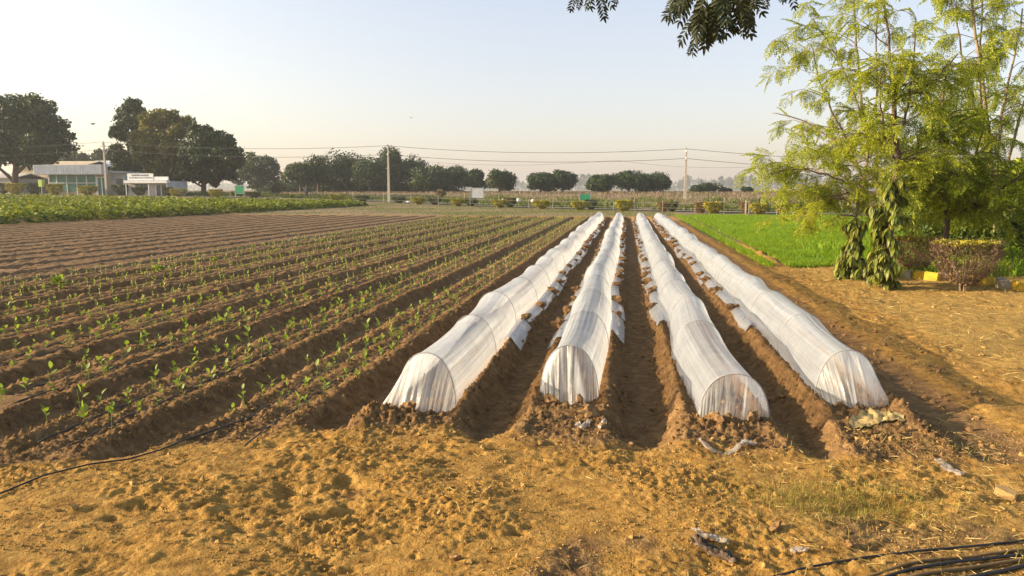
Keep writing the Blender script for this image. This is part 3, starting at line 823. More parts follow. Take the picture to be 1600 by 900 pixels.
# ------------------------------------------------------------------ loose soil crumbs and straw on the headland
def crumbs(name, n, x0, x1, y0, y1, smin, smax, seed, mat, keep=None):
    r = np.random.default_rng(seed)
    x = r.uniform(x0, x1, n); y = y0 + (y1 - y0) * r.uniform(0, 1, n) ** 1.2
    m = (fbm(x, y, 0.8, 3, seed) + r.normal(0, 0.35, n)) > 0.05
    if keep is not None: m &= keep(x, y)
    x, y = x[m], y[m]; n = len(x)
    s = smin * (smax / smin) ** (r.uniform(0, 1, n) ** 2.5)
    v, f = ICO1
    v = v * (1 + 0.28 * np.sin(v[:, :1] * 5 + v[:, 1:2] * 7)) * np.array([1, 0.85, 0.6])
    V, F = scatter(v, f, rand_rot(n, r), np.stack([x, y, gzs(x, y) + s * 0.25], -1), s)
    return tag(MB().add(V, F).build(name, mat, None, False), kind='stuff')
crumbs('headland_crumbs', 2600, -4.6, 3.6, 3.3, 6.0, 0.004, 0.026, 501, M['crumb'])
crumbs('bed_crumbs', 7500, -6.5, 3.2, 5.35, 13.0, 0.008, 0.042, 502, M['clod'], lambda x, y: (y > 5.75) | (np.sin(x * 91.7 + y * 37.1) > 0.35))
def grit(name, n, x0, x1, y0, y1, smin, smax, seed, mat):
    r = np.random.default_rng(seed); x = r.uniform(x0, x1, n); y = y0 + (y1 - y0) * r.uniform(0, 1, n) ** 1.3
    m = (fbm(x, y, 0.6, 3, seed) + 0.7 * fbm(x, y, 0.12, 2, seed + 1) + r.normal(0, 0.25, n)) > 0.12
    x, y = x[m], y[m]; n = len(x); s_ = smin * (smax / smin) ** (r.uniform(0, 1, n) ** 2)
    ov = np.array([[1, 0, 0], [-0.8, 0.1, 0], [0.1, 0.9, 0], [0, -1, 0.1], [0, 0.1, 0.8], [0, 0, -0.8]], float)
    of = np.array([[0, 2, 4], [2, 1, 4], [1, 3, 4], [3, 0, 4], [2, 0, 5], [1, 2, 5], [3, 1, 5], [0, 3, 5]])
    V, F = scatter(ov, of, rand_rot(n, r), np.stack([x, y, gzs(x, y) + s_ * 0.3], -1), s_)
    return tag(MB().add(V, F).build(name, M[mat], None, False), kind='stuff')
grit('headland_grit', 26000, -4.9, 3.6, 3.3, 6.4, 0.003, 0.011, 505, 'crumb')
crumbs('verge_crumbs', 2200, 2.4, 9.0, 4.0, 17.0, 0.006, 0.03, 503, M['crumb'])

def straw(name, n, x0, x1, y0, y1, lmin, lmax, seed, dens, mat='straw', w=0.0022):
    r = np.random.default_rng(seed)
    x = r.uniform(x0, x1, n); y = r.uniform(y0, y1, n)
    m = (dens(x, y) + 0.5 * fbm(x, y, 0.6, 2, seed)) > r.uniform(0, 1, n)
    x, y = x[m], y[m]; n = len(x)
    a = r.uniform(0, 2 * math.pi, n); e = np.abs(r.normal(0, 0.22, n))
    L = r.uniform(lmin, lmax, n)
    ax = np.stack([np.cos(a) * np.cos(e), np.sin(a) * np.cos(e), np.sin(e)], -1)
    tv = np.array([[0, -1, 0], [0, 1, 0], [0.5, 1, 0.04], [0.5, -1, 0.04], [1, 0.5, 0], [1, -0.5, 0]], float)
    ww = w / L
    V = tv[None] * np.stack([np.ones(n), ww, np.ones(n)], -1)[:, None]
    Mx = frames(ax, r)
    V = np.einsum('nij,nkj->nki', Mx, V) * L[:, None, None] + np.stack([x, y, gzs(x, y) + 0.006], -1)[:, None]
    off = (np.arange(n) * 6)[:, None, None]
    F = (np.array([[0, 1, 2, 3], [3, 2, 4, 5]])[None] + off).reshape(-1, 4)
    return tag(MB().add(V.reshape(-1, 3), F).build(name, M[mat], None, False), kind='stuff')
straw('dry_straw', 8000, -1.2, 3.6, 3.3, 6.2, 0.02, 0.09, 510, lambda x, y: 0.0 + 0.6 * smooth(-0.2, 2.6, x), w=0.0016)
straw('verge_straw', 22000, 2.5, 9.5, 5.0, 21.0, 0.03, 0.15, 511, lambda x, y: 0.05 + 0.35 * smooth(2.6, 3.6, x), w=0.0022)
straw('bed_straw', 5000, -12, 2.4, 5.8, 22, 0.02, 0.10, 512, lambda x, y: 0.25 + 0 * x)

def blades(name, pos, L, tilt, seed, mat, w=0.06, bend=0.3):
    r = np.random.default_rng(seed); n = len(pos)
    a = r.uniform(0, 2 * math.pi, n); e = math.pi / 2 - np.abs(r.normal(0, tilt, n))
    up = np.stack([np.cos(a) * np.cos(e), np.sin(a) * np.cos(e), np.sin(e)], -1)
    sd = np.stack([-np.sin(a + r.normal(0, 1, n)), np.cos(a), np.zeros(n)], -1); sd /= np.linalg.norm(sd, axis=1, keepdims=True)
    L = np.broadcast_to(L, (n,))[:, None]
    hor = np.stack([np.cos(a), np.sin(a), -0.3 * np.ones(n)], -1)
    b0 = pos - sd * w * L; b1 = pos + sd * w * L
    m_ = pos + up * L * 0.55 ; m0 = m_ - sd * w * L * 0.7; m1 = m_ + sd * w * L * 0.7
    tip = pos + up * L + hor * L * bend
    V = np.stack([b0, b1, m1, m0, tip], 1).reshape(-1, 3)
    off = (np.arange(n) * 5)[:, None]
    return tag(MB().add(V, [off + np.array([[0, 1, 2, 3]]), off + np.array([[3, 2, 4]])]).build(name, M[mat], None, False), kind='stuff')

# tufts on the headland at the right
r = np.random.default_rng(520)
n = 5200; cx = np.concatenate([r.normal(1.28, 0.30, n // 2), r.uniform(0.6, 3.4, n // 2)]); cy = np.concatenate([r.normal(4.55, 0.16, n // 2), r.uniform(3.8, 6.4, n // 2)])
m = (fbm(cx, cy, 0.35, 2, 521) > 0.1) | (np.arange(n) < n * 0.42)
cx, cy = cx[m], cy[m]
blades('headland_grass', np.stack([cx, cy, gzs(cx, cy)], -1), r.uniform(0.02, 0.065, len(cx)), 0.55, 522, 'verge_grass', 0.03)
n = 5000; cx = r.uniform(2.6, 9.5, n); cy = r.uniform(5.5, 20, n); m = fbm(cx, cy, 1.0, 3, 523) > 0.42
cx, cy = cx[m], cy[m]
blades('verge_tufts', np.stack([cx, cy, gzs(cx, cy)], -1), r.uniform(0.03, 0.09, len(cx)), 0.5, 524, 'verge_grass', 0.03)

# ------------------------------------------------------------------ bright grass plot on the right
def plot_mask(x, y):
    e = 3.25 + 0.06 * perlin(y / 2.0, y * 0, 530)
    front = 19.6 + 0.5 * perlin(x / 1.4, x * 0, 531) + 0.25 * (x - 5)
    bund = np.exp(-((x - 3.62 - 0.012 * (y - 20)) / 0.17) ** 2) * (y > 18.5)
    ok = (x > e) & (y > front - 0.6 * (x > 3.3)) & (y < np.minimum(road_Y(x) - 3.0, 55) + 0.5 * perlin(x, y, 532)) & (x < 60)
    return ok & (bund < 0.45)
xs = np.arange(3.0, 60, 0.5); ys = np.arange(18.5, 57, 0.5)
X, Y = np.meshgrid(xs, ys); fcs = grid_faces(len(ys), len(xs))
V = np.stack([X, Y, gzs(X.ravel(), Y.ravel()).reshape(X.shape) + 0.035], -1).reshape(-1, 3)
c = V[fcs].mean(1); fcs = fcs[plot_mask(c[:, 0], c[:, 1]) & (c[:, 0] > 4.2)]
tag(MB().add(V, fcs).build('grass_plot', M['grass_floor'], None, True), kind='structure')
r = np.random.default_rng(533)
n = 330000
y = 18.8 * (56 / 18.8) ** (r.uniform(0, 1, n)); x = 3.1 + (0.40 * y + 2.5) * r.uniform(0, 1, n) 
m = plot_mask(x, y); x, y = x[m], y[m]
dens = fbm(x, y, 2.2, 3, 534)
m = (dens + r.uniform(-0.5, 0.5, len(x)) > -0.55); x, y = x[m], y[m]
blades('young_green_crop', np.stack([x, y, gzs(x, y)], -1), (0.08 + 0.03 * r.uniform(0, 1, len(x))) * (1 + y / 45) * np.clip(0.9 + 0.45 * fbm(x, y, 1.6, 3, 536), 0.4, 1.5), 0.35, 535, 'grass', 0.05 , 0.25)

# ------------------------------------------------------------------ leafy crop on the left
r = np.random.default_rng(540)
n = 90000
y = r.uniform(24, 92, n) ; w_ = r.uniform(0, 1, n) ** 1.5
x = crop_edge(y) - w_ * (26 + 0.50 * y)
m = (y < np.minimum(road_Y(x) - 2.5, 77)) & (x > -0.93 * y - 9)
x, y = x[m], y[m]
edge_d = crop_edge(y) - x + 0.5 * perlin(y / 0.9, y * 0, 541)
hgt = 0.85 * smooth(-0.1, 0.5, edge_d) * np.clip(0.72 + 0.55 * fbm(x, y, 1.5, 3, 542), 0.5, 1.5) * (1.0 - 0.30 * smooth(55, 75, y))
zz = big(x, y) + hgt * r.uniform(0.02, 1.05, len(x)) ** 0.55
nz = np.stack([r.normal(-0.25, 0.55, len(x)), r.normal(0, 0.55, len(x)), np.ones(len(x))], -1)
V, F = scatter((LEAF4[0] - np.array([0.5, 0, 0])) * np.array([1, 1.6, 1]), LEAF4[1], facing(nz, r), np.stack([x, y, zz], -1), r.uniform(0.14, 0.30, len(x)))
tag(MB().add(V, F).build('leafy_crop', M['crop']), kind='stuff')

# ------------------------------------------------------------------ rough land beyond the road
r = np.random.default_rng(550)
n = 80000
x = r.uniform(-70, 75, n); d = r.uniform(0, 1, n) ** 1.6 * 22 + 5.0; y = road_Y(x) + d
m = (fbm(x, y, 5.0, 3, 551) + 0.45 - d * 0.03) > 0
x, y = x[m], y[m]
L = (0.42 + 0.42 * np.clip(fbm(x, y, 3.0, 2, 552), -0.5, 1)) * (1 + 0.3 * r.uniform(0, 1, len(x)))
blades('roadside_weeds', np.stack([x, y, gzs(x, y)], -1), L, 0.4, 553, 'weeds', 0.09, 0.35)
n = 42000
x = r.uniform(-85, 110, n); d = r.uniform(0, 1, n) * 95 + 8; y = road_Y(x) + d
blades('dry_field_grass', np.stack([x, y, gzs(x, y)], -1), r.uniform(0.2, 0.5, n), 0.5, 554, 'drygrass', 0.12, 0.4)
n = 14000
x = r.uniform(-28, 3.6, n); y = 53.6 + (road_Y(x) - 54.2) * r.uniform(0, 1, n)
blades('strip_grass', np.stack([x, y, gzs(x, y)], -1), r.uniform(0.05, 0.16, n), 0.5, 555, 'weeds', 0.09, 0.4)

# ------------------------------------------------------------------ trees
def crown_cloud(r, blobs, n, size, droop=0.0, shell=0.55, tmpl=LEAF4):
    """leaves in the outer shells of many small blobs: (cx, cy, cz, rx, ry, rz)"""
    B = np.array(blobs); wts = (B[:, 3] * B[:, 4] + B[:, 4] * B[:, 5] + B[:, 3] * B[:, 5]); wts = wts / wts.sum()
    k = r.choice(len(B), n, p=wts)
    u = r.normal(size=(n, 3)); u /= np.linalg.norm(u, axis=1, keepdims=True)
    rad = (shell + (1 - shell) * r.uniform(0, 1, n) ** 0.6) * (1 + 0.12 * r.normal(size=n))
    p = B[k, :3] + u * rad[:, None] * B[k, 3:]
    nz = u + 0.8 * r.normal(size=(n, 3)); nz[:, 2] += 0.2
    return scatter(tmpl[0] - np.array([0.5, 0, 0]), tmpl[1], facing(nz, r), p, size * r.uniform(0.6, 1.35, n))

def blob_crown(r, H, W, base, n_blobs, bs=0.30, flat=0.8, top_bias=0.0):
    """sub-clumps spread over an egg-shaped crown from z=base to H, width W"""
    out = []
    cz, rz = (H + base) / 2, (H - base) / 2
    for _ in range(n_blobs):
        u = r.normal(size=3); u /= np.linalg.norm(u)
        if u[2] < -0.55: u[2] *= -0.6
        q = r.uniform(0.55, 0.86)
        s = W / 2 * bs * r.uniform(0.7, 1.35)
        out.append((u[0] * q * W / 2, u[1] * q * W / 2, cz + u[2] * q * rz + top_bias * r.uniform(), s, s, s * flat))
    out.append((0, 0, cz, W * 0.30, W * 0.30, rz * 0.6))
    return out

def trunk_mb(r, H, rad, n_limb, spread, fork=0.35, seg=6):
    mb = MB()
    z = np.linspace(-0.25, H * 0.75, 8)
    wob = np.stack([0.05 * H * np.cumsum(r.normal(0, 0.25, 8)) / 3, 0.05 * H * np.cumsum(r.normal(0, 0.25, 8)) / 3, z], -1)
    wob[:2, :2] = 0
    mb.add(*tube(wob, rad * np.linspace(1.15, 0.3, 8), seg))
    for i in range(n_limb):
        k = fork + (0.75 - fork) * r.uniform(0, 0.8); p0 = np.array([np.interp(k * H, z, wob[:, j]) for j in range(3)])
        a = i * 2.4 + r.normal(0, 0.4); L = spread * r.uniform(0.6, 1.0)
        t = np.linspace(0, 1, 6)
        pts = p0 + np.stack([np.cos(a) * L * t, np.sin(a) * L * t, L * (0.55 * t + 0.35 * t ** 2) * r.uniform(0.5, 1.1)], -1) + r.normal(0, 0.03 * L, (6, 3)) * (t > 0)[:, None]
        mb.add(*tube(pts, rad * np.linspace(0.5, 0.1, 6), 5))
    return mb

def tree_meshes(name, seed, H, W, base, nb, nl, ls, mat, bark='bark', trunk=None, bs=0.32, extra=None, limbs=7):
    r = np.random.default_rng(seed)
    tm = trunk_mb(r, H, trunk or H * 0.03, limbs, W * 0.42).mesh('trunk', M[bark], True)
    bl = blob_crown(r, H, W, base, nb, bs)
    if extra: bl += extra
    V, F = crown_cloud(r, bl, nl, ls)
    return tm, MB().add(V, F).mesh('crown', M[mat], False)

def plant_tree(name, label, cat, meshes, loc, rot=0.0, scale=1.0, group=None):
    t = thing(name, label, cat, loc, rot, group, scale)
    link('trunk', meshes[0], t); link('crown', meshes[1], t)
    return t

def place(px, Y, dz=-0.05):
    p = at(px, 300, Y)
    return (p.x, Y, gz(p.x, Y) + dz)
def height_at(px, py, Y):
    p = at(px, py, Y); return p.z - gz(p.x, Y)

# the two big trees by the buildings
Y1 = 104.0
p = place(22, Y1); H = height_at(50, 148, Y1)
r1 = np.random.default_rng(601)
def px2m(px, Y): return px * Y / F_PX * 1.0
bl = []
for (cx_, cy_, rr) in ((45, 195, 42), (20, 200, 34), (5, 225, 30), (50, 215, 34), (-20, 200, 45), (75, 225, 34), (15, 172, 30), (60, 170, 26), (92, 208, 20), (-60, 225, 40), (30, 232, 34), (-15, 245, 26), (62, 248, 22), (96, 232, 13), (8, 165, 18), (-30, 160, 30), (45, 158, 16), (80, 190, 20)):
    q = at(cx_, cy_, Y1); k = px2m(rr, Y1)
    bl.append((q.x - p[0], 0.0, q.z - p[2], k * 0.8, k * 1.1, k * 0.75))
    for _ in range(8):
        u = r1.normal(size=3); u /= np.linalg.norm(u); g_ = r1.uniform(0.32, 0.55)
        bl.append((q.x - p[0] + u[0] * k * 0.68, u[1] * k * 1.3, q.z - p[2] + u[2] * k * 0.66, k * g_, k * g_ * 1.2, k * g_ * 0.85))
tm = MB()
for path, w0, w1 in ((((24, 298), (23, 285), (24, 268), (26, 245), (30, 215)), 0.55, 0.25), (((22, 284), (12, 274), (-2, 262), (-15, 240)), 0.3, 0.15), (((24, 272), (38, 260), (52, 240), (66, 225)), 0.32, 0.12), (((25, 262), (14, 245), (0, 220)), 0.25, 0.1)):
    pts = np.array([list(at(a, b, Y1)) for a, b in path]) - np.array(p); tm.add(*tube(pts, np.linspace(w0, w1, len(path)), 7))
V, F = crown_cloud(r1, bl, 28000, 0.55)
plant_tree('shade_tree', 'big dark spreading tree with a forked trunk left of the green-glass building', 'tree', (tm.mesh('trunk', M['bark'], True), MB().add(V, F).mesh('crown', M['tree_dark'])), p)

Y2 = 110.0
def painted_tree(name, label, base_px, Yd, spec, nl, ls, mat, seed, trunk_w=0.4):
    """a tree whose clumps are given as (px, py, radius px) at distance Yd"""
    r = np.random.default_rng(seed); p = place(base_px, Yd); bl = []
    for (cx_, cy_, rr) in spec:
        q = at(cx_, cy_, Yd); k = px2m(rr, Yd)
        bl.append((q.x - p[0], 0.0, q.z - p[2], k * 0.8, k * 1.1, k * 0.75))
        for _ in range(8):
            u = r.normal(size=3); u /= np.linalg.norm(u); g_ = r.uniform(0.32, 0.58)
            bl.append((q.x - p[0] + u[0] * k * 0.68, u[1] * k * 1.2, q.z - p[2] + u[2] * k * 0.66, k * g_, k * g_ * 1.2, k * g_ * 0.85))
    tm = MB()
    ys = [c[1] for c in spec]; top = at(base_px, min(ys) + 6, Yd).z - p[2]
    tm.add(*tube([[0, 0, -0.3], [0.1, 0, top * 0.3], [-0.1, 0.1, top * 0.6], [0, 0, top * 0.9]], [trunk_w, trunk_w * 0.8, trunk_w * 0.5, trunk_w * 0.15], 7))
    for (cx_, cy_, rr) in spec[::2]:
        q = at(cx_, cy_, Yd); e = np.array([q.x - p[0], 0, q.z - p[2]]); s = np.array([0, 0, max(0.8, e[2] * 0.4)])
        m_ = (s + e) / 2 + np.array([0, 0, -0.3]); tm.add(*tube([s, m_, e], [trunk_w * 0.45, trunk_w * 0.3, trunk_w * 0.1], 5))
    V, F = crown_cloud(r, bl, nl, ls)
    return plant_tree(name, label, 'tree', (tm.mesh('trunk', M['bark'], True), MB().add(V, F).mesh('crown', M[mat])), p)
painted_tree('shade_tree', 'loose-topped dark tree directly behind the left concrete pole', 205, Y2 + 5,
             [(200, 178, 20), (188, 205, 18), (215, 190, 22), (182, 240, 16), (200, 255, 26), (225, 225, 24), (178, 208, 9), (210, 168, 14), (190, 268, 18)], 14000, 0.5, 'tree_dark', 611)
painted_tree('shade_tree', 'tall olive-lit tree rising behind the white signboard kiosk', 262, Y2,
             [(262, 185, 20), (240, 195, 24), (225, 215, 20), (285, 200, 22), (255, 225, 28), (235, 245, 22), (280, 240, 28), (262, 265, 26), (240, 268, 16), (292, 262, 20), (250, 180, 14)], 19000, 0.5, 'tree_olive_lit', 612)
painted_tree('shade_tree', 'broad dark tree on the right of the olive tree by the kiosk', 318, Y2 - 4,
             [(330, 215, 20), (310, 210, 18), (345, 225, 22), (358, 245, 22), (330, 245, 28), (305, 240, 22), (345, 265, 22), (315, 268, 24), (300, 258, 18), (368, 252, 13), (290, 272, 14), (335, 280, 12)], 21000, 0.5, 'tree_dark', 613)
painted_tree('shade_tree', 'pale hazy tree behind the broad dark trees, left of the long row', 405, 165.0,
             [(400, 258, 20), (420, 262, 18), (385, 268, 18), (432, 275, 14), (405, 280, 20), (375, 280, 14), (392, 246, 10)], 6500, 0.6, 'tree_mid', 614, 0.35)
painted_tree('shade_tree', 'low distant tree between the two big trees, over the building roof', 128, 175.0,
             [(128, 248, 14), (110, 246, 12), (145, 250, 12), (95, 252, 12), (160, 244, 14), (172, 240, 10)], 4500, 0.7, 'tree_mid', 615, 0.35)

# the row of rounded trees
ROW = [(470, 248, 23, 'first rounded dark tree at the left end of the long row'), (497, 246, 28, 'second tree of the long row, lit olive along its crown'),
       (540, 238, 34, 'third tree of the long row, the broadest, with its trunk showing'), (578, 250, 26, 'fourth tree of the long row, just left of the middle pole'),
       (608, 230, 24, 'tallest tree of the long row, right behind the middle pole'), (640, 246, 30, 'dark tree just right of the middle pole'),
       (672, 258, 24, 'dark round tree second to the right of the middle pole'), (706, 262, 25, 'dark round tree left of the pale board'),
       (743, 268, 16, 'small dark round tree right behind the pale board'), (780, 268, 20, 'dark round tree right of the pale board'),
       (845, 271, 18, 'left one of two dark round trees standing close together'), (879, 268, 18, 'right one of two dark round trees standing close together'),
       (940, 275, 19, 'single round tree right of the green board'), (983, 269, 22, 'left half of the wide joined pair of clipped dark trees'), (1020, 271, 24, 'right half of the wide joined pair of clipped dark trees')]
for i, (px, top, hw, lab) in enumerate(ROW):
    Yd = 150.0 + (i % 3) * 5 - (8 if i > 7 else 0)
    p = place(px, Yd); H = height_at(px, top, Yd); W = px2m(hw * 2, Yd)
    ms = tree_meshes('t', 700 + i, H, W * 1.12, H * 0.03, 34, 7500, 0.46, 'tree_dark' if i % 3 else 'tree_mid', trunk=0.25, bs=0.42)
    plant_tree('row_tree', lab, 'tree', ms, p, 0, 1.0, 'rounded trees in a row across the background')
# low dark undergrowth beneath and behind the row
r = np.random.default_rng(755)
n = 26000; px = r.uniform(380, 725, n); Yd = r.uniform(158, 176, n); x = (px - 980) / F_PX * Yd
hz_ = 2.6 * np.clip(0.75 + 0.6 * fbm(x, Yd, 7, 3, 756), 0.15, 1.6) * smooth(725, 690, px)
V, F = scatter(LEAF4[0], LEAF4[1], rand_rot(n, r), np.stack([x, Yd, gzs(x, Yd) + hz_ * r.uniform(0, 1, n)], -1), r.uniform(0.35, 0.7, n))
tag(MB().add(V, F).build('row_undergrowth', M['tree_mid']), kind='stuff')
# shrubs left of the right pole line
for i, (px, top, hw, lab, mat) in enumerate(((1088, 291, 12, 'low dark shrub right of the right-hand pole', 'tree_dark'), (1112, 287, 16, 'taller dark shrub beside a low one, right of the right-hand pole', 'tree_dark'), (1134, 296, 8, 'tiny dark shrub far behind, third right of the right-hand pole', 'tree_dark'), (1166, 293, 9, 'small dark far shrub nearest the feathery tree', 'tree_dark'),
                                           (434, 283, 9, 'dry brown bushy shrub in front of the hazy tree', 'tree_brown'), (690, 294, 7, 'pale dry shrub below the round trees, left of the pale board', 'tree_brown'))):
    Yd = 140.0 if i < 4 else 112.0
    p = place(px, Yd); H = height_at(px, top, Yd); W = px2m(hw * 2, Yd)
    ms = tree_meshes('t', 760 + i, max(H, 0.8), W, 0.1, 12, 1500, 0.34, mat, trunk=0.12, bs=0.45)
    plant_tree('shrub', lab, 'shrub', ms, p)

# far pale tree line (tall thin crowns) as individuals, with a low continuous wood behind
EU = []
for k in range(4):
    r = np.random.default_rng(800 + k); H = 10.0
    bl = []
    for _ in range(13):
        z = r.uniform(0.38, 0.97) * H; rr = 0.2 * H * math.sin(math.pi * min(0.97, (z / H - 0.25) / 0.78)) + 0.4
        a = r.uniform(0, 6.28); bl.append((math.cos(a) * rr * 0.7, math.sin(a) * rr * 0.7, z, rr * 0.65, rr * 0.65, rr * 0.75))
    V, F = crown_cloud(r, bl, 1100, 0.75)
    EU.append((trunk_mb(r, H, 0.2, 4, 1.6).mesh('trunk', M['bark'], True), MB().add(V, F).mesh('crown', M['tree_far'])))
r = np.random.default_rng(810)
for i, px in enumerate(list(np.arange(792, 1250, 9.0)) + list(np.arange(1255, 1620, 22.0))):
    px = px + r.normal(0, 3); Yd = 1150 + r.uniform(-80, 140)
    top = np.interp(px, [790, 900, 1000, 1060, 1140, 1240, 1600], [276, 274, 273, 279, 277, 270, 268]) + r.normal(0, 4.0)
    p = place(px, Yd); H = height_at(px, top, Yd)
    plant_tree('gum_tree', 'tall pale hazy tree in the far tree line', 'tree', EU[i % 4], p, r.uniform(0, 6.28), max(0.8, H / 10.0), 'tall hazy trees of the far tree line')
n = 16000
px = r.uniform(-20, 1640, n); Yd = r.uniform(1350, 1500, n)
t = ((px - 980) / F_PX); x = t * Yd
zz = gzs(x, Yd) + r.uniform(0, 1, n) * (14.0 + 9 * fbm(x, Yd * 0, 80, 3, 812)) 
V, F = scatter(LEAF4[0], LEAF4[1], rand_rot(n, r), np.stack([x, Yd, zz], -1), r.uniform(3.5, 7.0, n))
tag(MB().add(V, F).build('far_woodland', M['tree_far']), kind='stuff')

# ------------------------------------------------------------------ clipped roadside bushes
def clipped(seed, mat):
    r = np.random.default_rng(seed); n = 1500
    z = r.uniform(0.0, 1, n); k = 0.30 + 0.70 * smooth(0.0, 0.6, z)
    a = r.uniform(0, 6.28, n); q = np.sqrt(r.uniform(0.55, 1, n))
    top = r.random(n) < 0.3
    z = np.where(top, r.uniform(0.9, 1.0, n), z * 0.94 + 0.04); q = np.where(top, np.sqrt(r.uniform(0, 1, n)), q); k = np.where(top, 1.0, k)
    sq = lambda t: np.sign(np.cos(t)) * np.abs(np.cos(t)) ** 0.7
    p = np.stack([sq(a) * q * k * 0.62, sq(a - math.pi / 2) * q * k * 0.5, z], -1)
    V, F = scatter(LEAF4[0], LEAF4[1], rand_rot(n, r), p, r.uniform(0.09, 0.17, n))
    fol = MB().add(V, F).mesh('foliage', M[mat])
    st = MB()
    for i in range(5):
        a = i * 1.26; st.add(*tube([[0.03 * math.cos(a), 0.03 * math.sin(a), -0.1], [0.14 * math.cos(a), 0.14 * math.sin(a), 0.25], [0.35 * math.cos(a), 0.3 * math.sin(a), 0.75]], [0.03, 0.022, 0.01], 5))
    return fol, st.mesh('stem', M['bark'], True)
CB = {'golden': [clipped(900, 'golden'), clipped(901, 'golden')], 'dark': [clipped(910, 'hedge_dark'), clipped(911, 'hedge_dark')], 'brown': [clipped(920, 'hedge_brown')]}
BUSH = [(6, 291, 18, 'dark', 'at the left frame edge'), (24, 291, 24, 'golden', 'below the forked tree trunk'), (54, 291, 21, 'dark', 'below the lime-coloured bin'), (86, 292, 20, 'golden', 'at the left end of the green glass front'),
        (137, 294, 26, 'golden', 'before the middle of the green glass front'), (192, 293, 26, 'dark', 'between the glass front and the kiosk'), (220, 296, 22, 'dark', 'before the left side of the kiosk'), (278, 298, 22, 'golden', 'just right of the kiosk'), (262, 296, 14, 'dark', 'at the right corner of the kiosk'),
        (337, 299, 18, 'golden', 'left of the left green board'), (397, 303, 18, 'dark', 'right of the left green board'), (526, 308, 20, 'golden', 'at the end of the leafy crop'),
        (567, 309, 18, 'dark', 'left of the middle pole'), (623, 309, 18, 'dark', 'right of the middle pole'), (654, 312, 19, 'golden', 'beside the white heap by the road'), (679, 311, 18, 'dark', 'between the white heap and the pale board'),
        (715, 314, 19, 'golden', 'left of the pale board posts'), (735, 313, 18, 'dark', 'under the pale board'), (781, 315, 19, 'golden', 'right of the pale board'), (797, 313, 16, 'dark', 'under the red bundle'),
        (846, 318, 22, 'golden', 'left of the right green board'), (906, 318, 22, 'golden', 'under the right green board'), (924, 316, 16, 'dark', 'just right of the right green board'), (976, 317, 23, 'golden', 'above the second tunnel end'),
        (1037, 319, 14, 'brown', 'left of the right-hand pole'), (1050, 319, 16, 'dark', 'touching a brown one by the right-hand pole'), (1096, 320, 17, 'brown', 'right of the right-hand pole'), (1116, 320, 25, 'golden', 'right of the right-hand pole'),
        (1165, 320, 13, 'brown', 'behind the white marker post'), (1188, 322, 24, 'golden', 'standing out right of the white marker post'), (1226, 323, 20, 'golden', 'partly under the feathery tree'), (1262, 321, 18, 'dark', 'under the feathery tree branches')]
for i, (px, top, w, kind, where) in enumerate(BUSH):
    x = (px - 980) / F_PX
    Yd = 60.0
    for _ in range(20): Yd = float(road_Y(np.array(x * Yd))) + (-1.1 if kind == 'golden' else 1.2 if kind == 'dark' else -0.5)
    p = at(px, 300, Yd); z = gz(p.x, Yd); H = 1.3 * max(0.6, at(px, top, Yd).z - z); W = px2m(w, Yd)
    t = thing('clipped_bush', {'golden': 'golden', 'dark': 'dark green', 'brown': 'reddish brown'}[kind] + ' clipped bush beside the road, ' + where, 'bush', (p.x, Yd, z - 0.02), 0, 'clipped bushes along the road', (W / 1.08, W / 1.08, H))
    fol, st = CB[kind][i % len(CB[kind])]
    link('foliage', fol, t); link('stem', st, t)

# ------------------------------------------------------------------ concrete poles and power lines
POLES = [(166.5, 298, 222, 98.0, 'left concrete power pole with a slanted stay, beside the green-glass building'), (608, 323, 228, 90.5, 'middle concrete power pole standing by the road'), (1070, 323, 233, 88.0, 'right-hand concrete power pole beyond the tunnel ends')]
tops = []
for i, (px, yb, yt, Yd, lab) in enumerate(POLES):
    b = at(px, yb, Yd); x = b.x; z0 = gz(x, Yd) - 0.2; zt = at(px, yt, Yd).z
    t = thing('power_pole', lab, 'pole', (x, Yd, z0), 0, 'concrete power poles')
    H = zt - z0
    v, f = box((0, 0, 0.5), (1, 1, 1)); v = v * np.array([0.30, 0.26, H]); v[4:, :2] *= 0.62
    MB().add(v, f).build('post', M['concrete'], t)
    for k, (dz, L) in enumerate(((-0.35, 1.0), (-1.15, 0.7))):
        MB().add(*box((0, -0.16, H + dz), (0.12, 0.08, 0.14))).build('bracket', M['metal'], t)
        ins = MB().add(*tube([[0, -0.22, H + dz], [0, -0.22, H + dz + 0.12], [0, -0.22, H + dz + 0.26]], [0.05, 0.09, 0.04], 7)).build('insulator', M['white'], t)
    MB().add(*tube([[0, 0, H - 0.05], [0, 0, H + 0.25]], [0.05, 0.02], 5)).build('cap_pin', M['metal'], t)
    if i == 0:
        MB().add(*tube([[0, 0, H - 1.9], [0.75, 0, H - 0.85]], 0.07, 5)).build('stay_arm', M['metal'], t)
        MB().add(*box((0, 0, H - 0.55), (1.1, 0.1, 0.1))).build('crossarm', M['metal'], t)
    tops.append((x, Yd, zt))
ends = [(at(-260, 232, 104).x, 104.0, at(-260, 232, 104).z)] + tops + [(at(1700, 255, 86).x, 86.0, at(1700, 255, 86).z)]
for k, (dz, lab) in enumerate(((0.02, 'upper'), (-1.02, 'lower'))):
    for j in range(len(ends) - 1):
        a, b = np.array(ends[j]), np.array(ends[j + 1]); t = np.linspace(0, 1, 24)[:, None]
        pts = a * (1 - t) + b * t; pts[:, 2] += dz - 0.62 * 4 * t[:, 0] * (1 - t[:, 0]); pts[:, 1] -= 0.22
        o = MB().add(*tube(pts, 0.022, 4)).build('power_line', M['wire'])
        seg = ['from the frame edge to the left pole', 'between the left and middle poles', 'between the middle and right-hand poles', 'from the right-hand pole into the feathery tree'][j]
        tag(o, '%s power line %s' % (lab, seg), 'power line', 'power lines')
